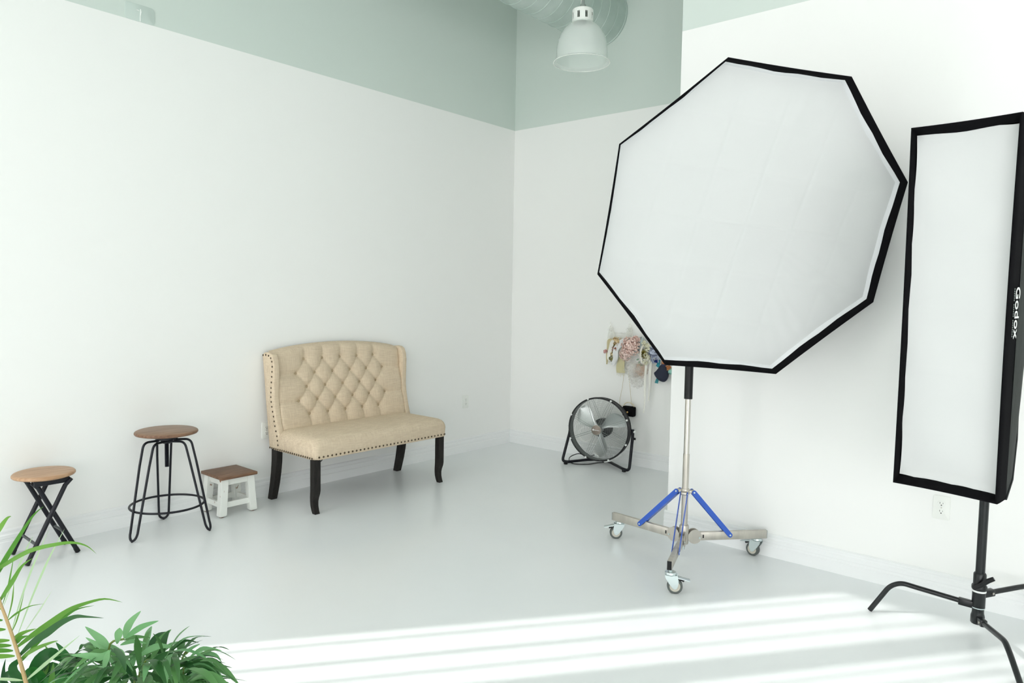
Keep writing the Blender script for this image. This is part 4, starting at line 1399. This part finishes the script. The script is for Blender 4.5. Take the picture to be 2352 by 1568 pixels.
# 13 teal ribbon
t = hung('teal_ribbon', 'teal ribbon tails showing above and below the navy mitten', 1512, 850)
te = cmat('teal', (70, 140, 148))
band([(1516, 826), (1513, 835), (1510, 842)], [0.02, 0.03, 0.03], cmat('tealbright', (62, 150, 166)), 'ribbon', t, 0.06, seed=36)
band([(1514, 860), (1511, 870), (1509, 880)], [0.028, 0.028, 0.030], te, 'ribbon', t, 0.04, seed=37)
# 14 navy mitten shape
t = hung('navy_mitten', 'navy blue knitted baby mitten hanging under the octagonal softbox', 1520, 858, cat='mitten')
outl = [(1519, 837), (1527, 838), (1533, 848), (1535, 862), (1531, 873), (1525, 877), (1517, 875), (1509, 868), (1503, 857), (1508, 851), (1513, 845)]
q0 = smooth_path([WP(px, py, 0.06) for px, py in outl], 4, closed=True)
cc = sum(q0, V()) / len(q0)
rings = []
for k, (sc, yo) in enumerate(((0.75, 0.022), (0.95, 0.014), (1.0, 0.0), (0.95, -0.014), (0.75, -0.024), (0.3, -0.030))):
    rings.append([cc + (p - cc) * sc + V((0, yo, 0)) for p in q0])
MB().loft(rings).build('mitten_body', cmat('navy', (52, 56, 70)), t, angle=80)
band([(1519, 838), (1524, 839), (1529, 839)], [0.014, 0.016, 0.014], cmat('navycuff', (58, 62, 82)), 'cuff', t, 0.09, wob=0.002)
# 15 orange and mint pom
t = hung('orange_hair_flower', 'small orange and mint hair flower at the edge of the projecting wall', 1536, 850)
petals(WP(1534, 846, 0.05), 0.030, 40, 0.012, cmat('orange', (212, 148, 100)), 'flower', t, seed=40)
petals(WP(1524, 832, 0.05), 0.024, 30, 0.010, cmat('orange', (212, 148, 100)), 'flower', t, seed=41)
petals(WP(1540, 853, 0.05), 0.026, 36, 0.012, cmat('mint', (176, 222, 212)), 'flower', t, seed=42)
# 16 purse on a chain
t = hung('chain_purse', 'small black purse on a long thin gold chain behind the fan', 1444, 940, cat='purse', group=None)
pc = WP(1445, 944, 0.045)
MB().box(pc, (0.115, 0.05, 0.088)).build('purse_body', 'blackfabric', t, bevel=0.014, seg=3)
MB().box(pc + V((-0.0, -0.028, 0.014)), (0.10, 0.008, 0.05)).build('flap', 'blackfabric', t, bevel=0.003)
MB().ball(pc + V((0.004, -0.036, -0.004)), 0.008, 8, 6).build('clasp', cmat('brass', (214, 176, 110), 0.3), t)
gold = cmat('goldchain', (196, 184, 150), 0.4)
a0, b0 = WP(1434, 845, 0.03), WP(1445, 860, 0.03)
MB().tube(smooth_path([a0, WP(1430, 885), WP(1423, 926), pc + V((-0.055, 0, 0.04))], 5), 0.0016, 5).build('chain', gold, t)
MB().tube(smooth_path([WP(1443, 850), WP(1447, 890), WP(1451, 928), pc + V((0.05, 0, 0.04))], 5), 0.0016, 5).build('chain', gold, t)
hk = [pc + V((0.05 * math.cos(a), -0.005, 0.042 + 0.034 * math.sin(a))) for a in [PI * k / 12 for k in range(13)]]
hm = MB().tube(hk, 0.0025, 6).build('bead_handle', gold, t)
for p in hk[1:-1]:
    MB().ball(p, 0.0055, 7, 5).build('bead', cmat('pearl', (226, 216, 192), 0.35), hm)
hook(t, 1438, 845)


# ------------------------------------------------------------------ plants close to the camera
def leaf(path, wmax, material, parent, side=None, fold=0.25, n=9, tipw=0.0, peak=0.4, seed=0, base_w=0.25, name='leaf', taper=1.5):
    """blade along 3D points; width profile peaks at `peak`"""
    pts = smooth_path(path, max(2, n // (len(path) - 1) + 1))
    N = len(pts)
    rng = random.Random(seed)
    L_, C_, R_ = [], [], []
    for i in range(N):
        u = i / (N - 1)
        if u < peak:
            w = base_w + (1 - base_w) * math.sin(u / peak * PI / 2)
        else:
            w = 1 - ((u - peak) / (1 - peak)) ** taper
        w *= wmax * 0.5
        d = (pts[min(i + 1, N - 1)] - pts[max(i - 1, 0)]).normalized()
        s0 = side if side is not None else (CAM - pts[i]).normalized()
        sd = d.cross(s0)
        sd = sd.normalized() if sd.length > 1e-4 else V((1, 0, 0))
        up_ = sd.cross(d)
        L_.append(pts[i] + sd * w + up_ * (w * fold))
        C_.append(pts[i])
        R_.append(pts[i] - sd * w + up_ * (w * fold))
    mb = MB()
    rows_ = [[L_[i], C_[i], R_[i]] for i in range(N)]
    mb.loft(rows_, False, False, closed=False)
    return mb.build(name, material, parent, recalc=False, angle=80)


def pot(parent, c, r, h):
    c = V(c)
    p_ = MB().lathe([(r * 0.72, 0.0), (r * 0.78, 0.01), (r, h - 0.03), (r * 1.05, h - 0.03), (r * 1.05, h), (r * 0.93, h), (r * 0.9, h - 0.04)], c, 40, cap0=True).build('pot', 'pot', parent)
    MB().lathe([(r * 0.91, h - 0.035), (0.001, h - 0.03)], c, 32).build('soil', 'soil', parent)
    return p_


# --- palm with long narrow leaflets
D0 = 1.42
PB = V((3.12, -4.92, 0))
t = thing('potted_palm', 'potted palm with long arching narrow leaflets and tan stem', 'plant', PB)
pot(t, PB, 0.105, 0.30)
st = [PB + V((0, 0, 0.26)), at(96, 1700, D0 + 0.02), at(60, 1568, D0), at(38, 1490, D0 - 0.01), at(16, 1425, D0 - 0.02), at(0, 1382, D0 - 0.03), at(-18, 1320, D0 - 0.05), at(-45, 1240, D0 - 0.08)]
MB().tube(smooth_path(st, 6), [0.0048 - 0.003 * i / 42 for i in range(43)], 8).build('stem', 'stem', t)


def pl(pts, wpx, material='leaf_p', fold=0.35, depth=D0, dd=(0, 0.05, 0.1), peak=0.35, side=None):
    n_ = len(pts)
    P_ = []
    for i, (x, y) in enumerate(pts):
        f = i / (n_ - 1)
        dz = dd[0] + (dd[-1] - dd[0]) * f
        P_.append(at(x, y, depth + dz))
    leaf(P_, wpx * 1.12 / FPX * depth, material, t, fold=fold, n=20, peak=peak, side=side, taper=1.05)


pl([(16, 1426), (38, 1408), (68, 1392), (102, 1386)], 4, dd=(0, .06))
pl([(36, 1488), (75, 1458), (115, 1431), (155, 1403), (191, 1387), (240, 1375), (282, 1383)], 14, dd=(0, .14))
pl([(42, 1508), (75, 1475), (108, 1453), (140, 1430), (172, 1416), (200, 1416), (240, 1419)], 15, dd=(0, -.10), material='leaf_d')
pl([(51, 1517), (89, 1472), (127, 1436), (172, 1401), (217, 1390)], 9, dd=(0, .10))
pl([(48, 1512), (76, 1492), (115, 1476), (134, 1471)], 9, dd=(0, .02))
pl([(61, 1561), (127, 1505), (184, 1458)], 7, dd=(0, -.05), material='leaf_w')
pl([(29, 1468), (55, 1452), (84, 1443)], 9, dd=(0, .0))
pl([(33, 1478), (48, 1465), (66, 1459)], 10, dd=(0, -.04))
pl([(-20, 1318), (0, 1303), (67, 1265), (133, 1249), (170, 1246), (200, 1254), (222, 1272)], 9, dd=(-.03, .1))
pl([(-12, 1330), (0, 1305), (40, 1238), (75, 1185), (101, 1162)], 10, dd=(-.04, .1))
pl([(-4, 1385), (27, 1337), (51, 1299), (76, 1281)], 9, dd=(-.03, .02))
pl([(-30, 1262), (0, 1212), (16, 1190), (26, 1185)], 9, dd=(-.06, -.02))
pl([(40, 1459), (77, 1363), (112, 1283), (149, 1213)], 4.5, dd=(.06, .16), material='leaf_w', peak=0.6)
pl([(25, 1456), (48, 1376), (80, 1289), (113, 1215)], 4.0, dd=(.06, .16), material='leaf_w', peak=0.6)
pl([(8, 1392), (35, 1320), (60, 1262), (76, 1230)], 4.0, dd=(.0, .12), material='leaf_w', peak=0.6)
pl([(53, 1456), (88, 1405), (120, 1355)], 3.0, dd=(.05, .12), material='leaf_w', peak=0.6)
pl([(6, 1388), (20, 1340), (33, 1270)], 3.0, dd=(.0, .1), peak=0.6)
pl([(17, 1424), (28, 1380), (32, 1335)], 3.0, dd=(.0, .1), peak=0.6)
pl([(26, 1453), (40, 1420), (56, 1360)], 3.0, dd=(.0, .1), peak=0.6)
for (x, y, ey) in ((6, 1424, 1420), (13, 1445, 1448), (22, 1470, 1476), (26, 1482, 1482), (30, 1494, 1490), (34, 1506, 1507), (52, 1562, 1552), (2, 1398, 1390)):
    pl([(x, y), (x - 60, (y + ey) / 2 + 2), (x - 150, ey + 14)], 9 if y < 1550 else 6, dd=(0, -.06), material='leaf_w' if y > 1550 else 'leaf_p')
# lower leaflets down to the pot
for k in range(8):
    f = 0.12 + 0.09 * k
    p0 = st[0].lerp(st[2], f)
    a = R(40 + 140 * k)
    d = V((math.cos(a), math.sin(a), 0.5))
    leaf([p0, p0 + d * 0.13, p0 + d * 0.24 + V((0, 0, -0.04))], 0.016, 'leaf_p', t)

# --- leafy bush with lance leaves
D1 = 1.50
BB = V((2.98, -4.68, 0))
BC = at(330, 1600, D1)
BB = V((BC.x, BC.y, 0))
t = thing('leafy_bush', 'potted leafy bush with lance-shaped green leaves, in front of the sunlit floor', 'plant', BB)
pot(t, BB, 0.11, 0.30)
nst = 0
sprigs = [((250, 1490), (285, 1467), D1 - .05), ((420, 1509), (430, 1500), D1 + .06), ((330, 1530), (345, 1515), D1)]
for (b0_, e0_, dp) in sprigs:
    pb_, pe_ = at(*b0_, dp), at(*e0_, dp)
    MB().tube(smooth_path([V((BB.x + random.uniform(-.03, .03), BB.y, 0.27)), pb_.lerp(BB + V((0, 0, 0.4)), 0.4), pb_, pe_], 5), 0.0022, 6).build('stem', 'twig', t)


def bl_(pts, wpx, material='leaf_d', dep=D1, dd=(0, .05), fold=0.3, peak=0.42):
    n_ = len(pts)
    P_ = [at(x, y, dep + dd[0] + (dd[1] - dd[0]) * i / (n_ - 1)) for i, (x, y) in enumerate(pts)]
    leaf(P_, wpx / FPX * dep, material, t, fold=fold, n=10, peak=peak, base_w=0.12)


DS = D1 - .05
bl_([(285, 1466), (297, 1432), (324, 1402)], 17, 'leaf_l', DS, (0, .06))
bl_([(287, 1466), (323, 1440), (365, 1425)], 14, 'leaf_l', DS, (0, .05))
bl_([(269, 1478), (272, 1458), (275, 1441)], 17, 'leaf_l', DS, (0, -.02), peak=0.7)
bl_([(253, 1488), (228, 1465), (195, 1438)], 17, 'leaf_l', DS, (0, .04))
bl_([(276, 1481), (304, 1472), (337, 1477)], 10, 'leaf_l', DS, (0, .04))
bl_([(285, 1470), (310, 1462), (346, 1464)], 9, 'leaf_d', DS, (0, .08))
bl_([(253, 1490), (225, 1480), (196, 1463)], 11, 'leaf_l', DS, (0, .02))
bl_([(255, 1492), (232, 1508), (200, 1505), (160, 1504)], 17, 'leaf_l', DS - .04, (0, -.02))
bl_([(250, 1492), (242, 1520), (238, 1540)], 13, 'leaf_l', DS - .05, (0, -.04))
bl_([(262, 1488), (280, 1510), (288, 1540)], 14, 'leaf_d', DS - .05, (0, -.06))
bl_([(311, 1511), (348, 1489), (372, 1483), (410, 1487)], 15, 'leaf_l', D1, (0, .04))
bl_([(342, 1538), (362, 1515), (388, 1495)], 19, 'leaf_d', D1 - .04, (0, .0))
bl_([(344, 1558), (372, 1535), (411, 1509)], 18, 'leaf_d', D1 - .06, (0, .0))
bl_([(300, 1500), (330, 1492), (370, 1498)], 13, 'leaf_d', D1 + .04, (0, .05))
bl_([(420, 1508), (437, 1490), (460, 1478)], 8, 'leaf_l', D1 + .06, (0, .06))
bl_([(434, 1511), (460, 1491), (485, 1490), (510, 1494)], 10, 'leaf_l', D1 + .06, (0, .04))
bl_([(446, 1513), (470, 1501), (495, 1504), (509, 1520)], 10, 'leaf_l', D1 + .05, (0, .02))
for k in range(9):
    y0 = 1522 + 5 * k
    bl_([(408 + 3 * k, y0 + 6), (450 + 2 * k, 1512 + 5 * k), (488 + k * 2, 1528 + 6 * k), (517 - 2 * k, 1566 + 7 * k)], 12, 'leaf_l' if k % 3 == 0 else 'leaf_d', D1 + .03 - .012 * k, (0, .02))
for k in range(7):
    bl_([(395 + 6 * k, 1545 + 3 * k), (412 + 9 * k, 1556 + 2 * k), (425 + 10 * k, 1590 + 2 * k)], 11, 'leaf_d', D1 - .03, (0, -.04))
# body of the bush: leaves leaving the stems all around
rng = random.Random(11)
for k in range(270):
    px, py = rng.uniform(190, 465), rng.uniform(1490, 1650)
    top = 1492 + 0.0012 * (px - 320) ** 2 * 0.6
    py = max(py, top + 12)
    dp = D1 + rng.uniform(-.12, .14)
    p0 = at(px, py, dp)
    out = (p0 - V((BB.x, BB.y, p0.z - 0.02)))
    d = (out.normalized() + V((rng.uniform(-.8, .8), rng.uniform(-.8, .8), rng.uniform(-.55, .22)))).normalized()
    L_ = rng.uniform(0.06, 0.12)
    droop = V((0, 0, -rng.uniform(0.01, 0.035)))
    leaf([p0, p0 + d * (L_ * .5) + V((0, 0, 0.006)), p0 + d * L_ + droop], rng.uniform(0.011, 0.018), 'leaf_d' if rng.random() < .8 else 'leaf_l', t,
         side=V((rng.uniform(-.4, .4), rng.uniform(-.5, .2), 1)).normalized(), n=8, peak=0.42, base_w=0.1)
for k in range(14):
    a = 2 * PI * k / 14
    p0 = BB + V((0.05 * math.cos(a), 0.05 * math.sin(a), 0.27))
    p1 = at(rng.uniform(210, 450), rng.uniform(1530, 1580), D1 + rng.uniform(-.08, .1))
    MB().tube(smooth_path([p0, p0.lerp(p1, .5) + V((0.02 * math.cos(a), 0.02 * math.sin(a), 0)), p1], 5), 0.0018, 5).build('stem', 'twig', t)

# --- dark broad-leaved plant behind the palm
D2 = 1.62
GC = at(110, 1640, D2)
GB = V((GC.x, GC.y, 0))
t = thing('broadleaf_plant', 'potted plant with wide dark green strap leaves, behind the palm stem', 'plant', GB)
pot(t, GB, 0.10, 0.28)


def gl(pts, wpx, dep=D2, dd=(0, .05), material='leaf_b'):
    n_ = len(pts)
    P_ = [V((GB.x, GB.y, 0.26))] + [at(x, y, dep + dd[0] + (dd[1] - dd[0]) * i / (n_ - 1)) for i, (x, y) in enumerate(pts)]
    leaf(P_, wpx * 0.85 / FPX * dep, material, t, fold=0.25, n=18, peak=0.5, base_w=0.08, taper=1.25)


gl([(75, 1590), (85, 1535), (110, 1503), (135, 1508), (172, 1536)], 42)
gl([(130, 1590), (160, 1545), (150, 1505), (128, 1474)], 34)
gl([(80, 1600), (70, 1565), (95, 1540), (130, 1560)], 40)
gl([(90, 1610), (110, 1575), (150, 1560), (185, 1580)], 44, dd=(0, -.05))
gl([(70, 1600), (40, 1560), (18, 1548), (-10, 1585)], 30)
gl([(60, 1600), (30, 1540), (38, 1520), (60, 1505)], 22)
gl([(50, 1610), (12, 1570), (8, 1540), (13, 1512)], 14)
gl([(100, 1600), (90, 1560), (70, 1540), (45, 1560)], 34, dd=(0, -.08))
gl([(120, 1600), (150, 1580), (205, 1560), (240, 1575)], 46, dd=(0, .0))
gl([(90, 1590), (105, 1540), (112, 1500), (100, 1478)], 12, material='leaf_p')
gl([(110, 1600), (130, 1570), (175, 1545), (215, 1552)], 40, dd=(0, .08))
gl([(85, 1595), (95, 1560), (120, 1530), (160, 1550)], 40, dd=(0, .04))
gl([(70, 1595), (75, 1560), (95, 1525), (120, 1535)], 36, dd=(0, .10))
gl([(100, 1600), (125, 1570), (140, 1540), (178, 1540)], 34, dd=(0, .12))
gl([(60, 1600), (60, 1570), (70, 1548), (90, 1575)], 34, dd=(0, -.06))
gl([(130, 1600), (165, 1575), (190, 1535), (196, 1500)], 30, dd=(0, .14))
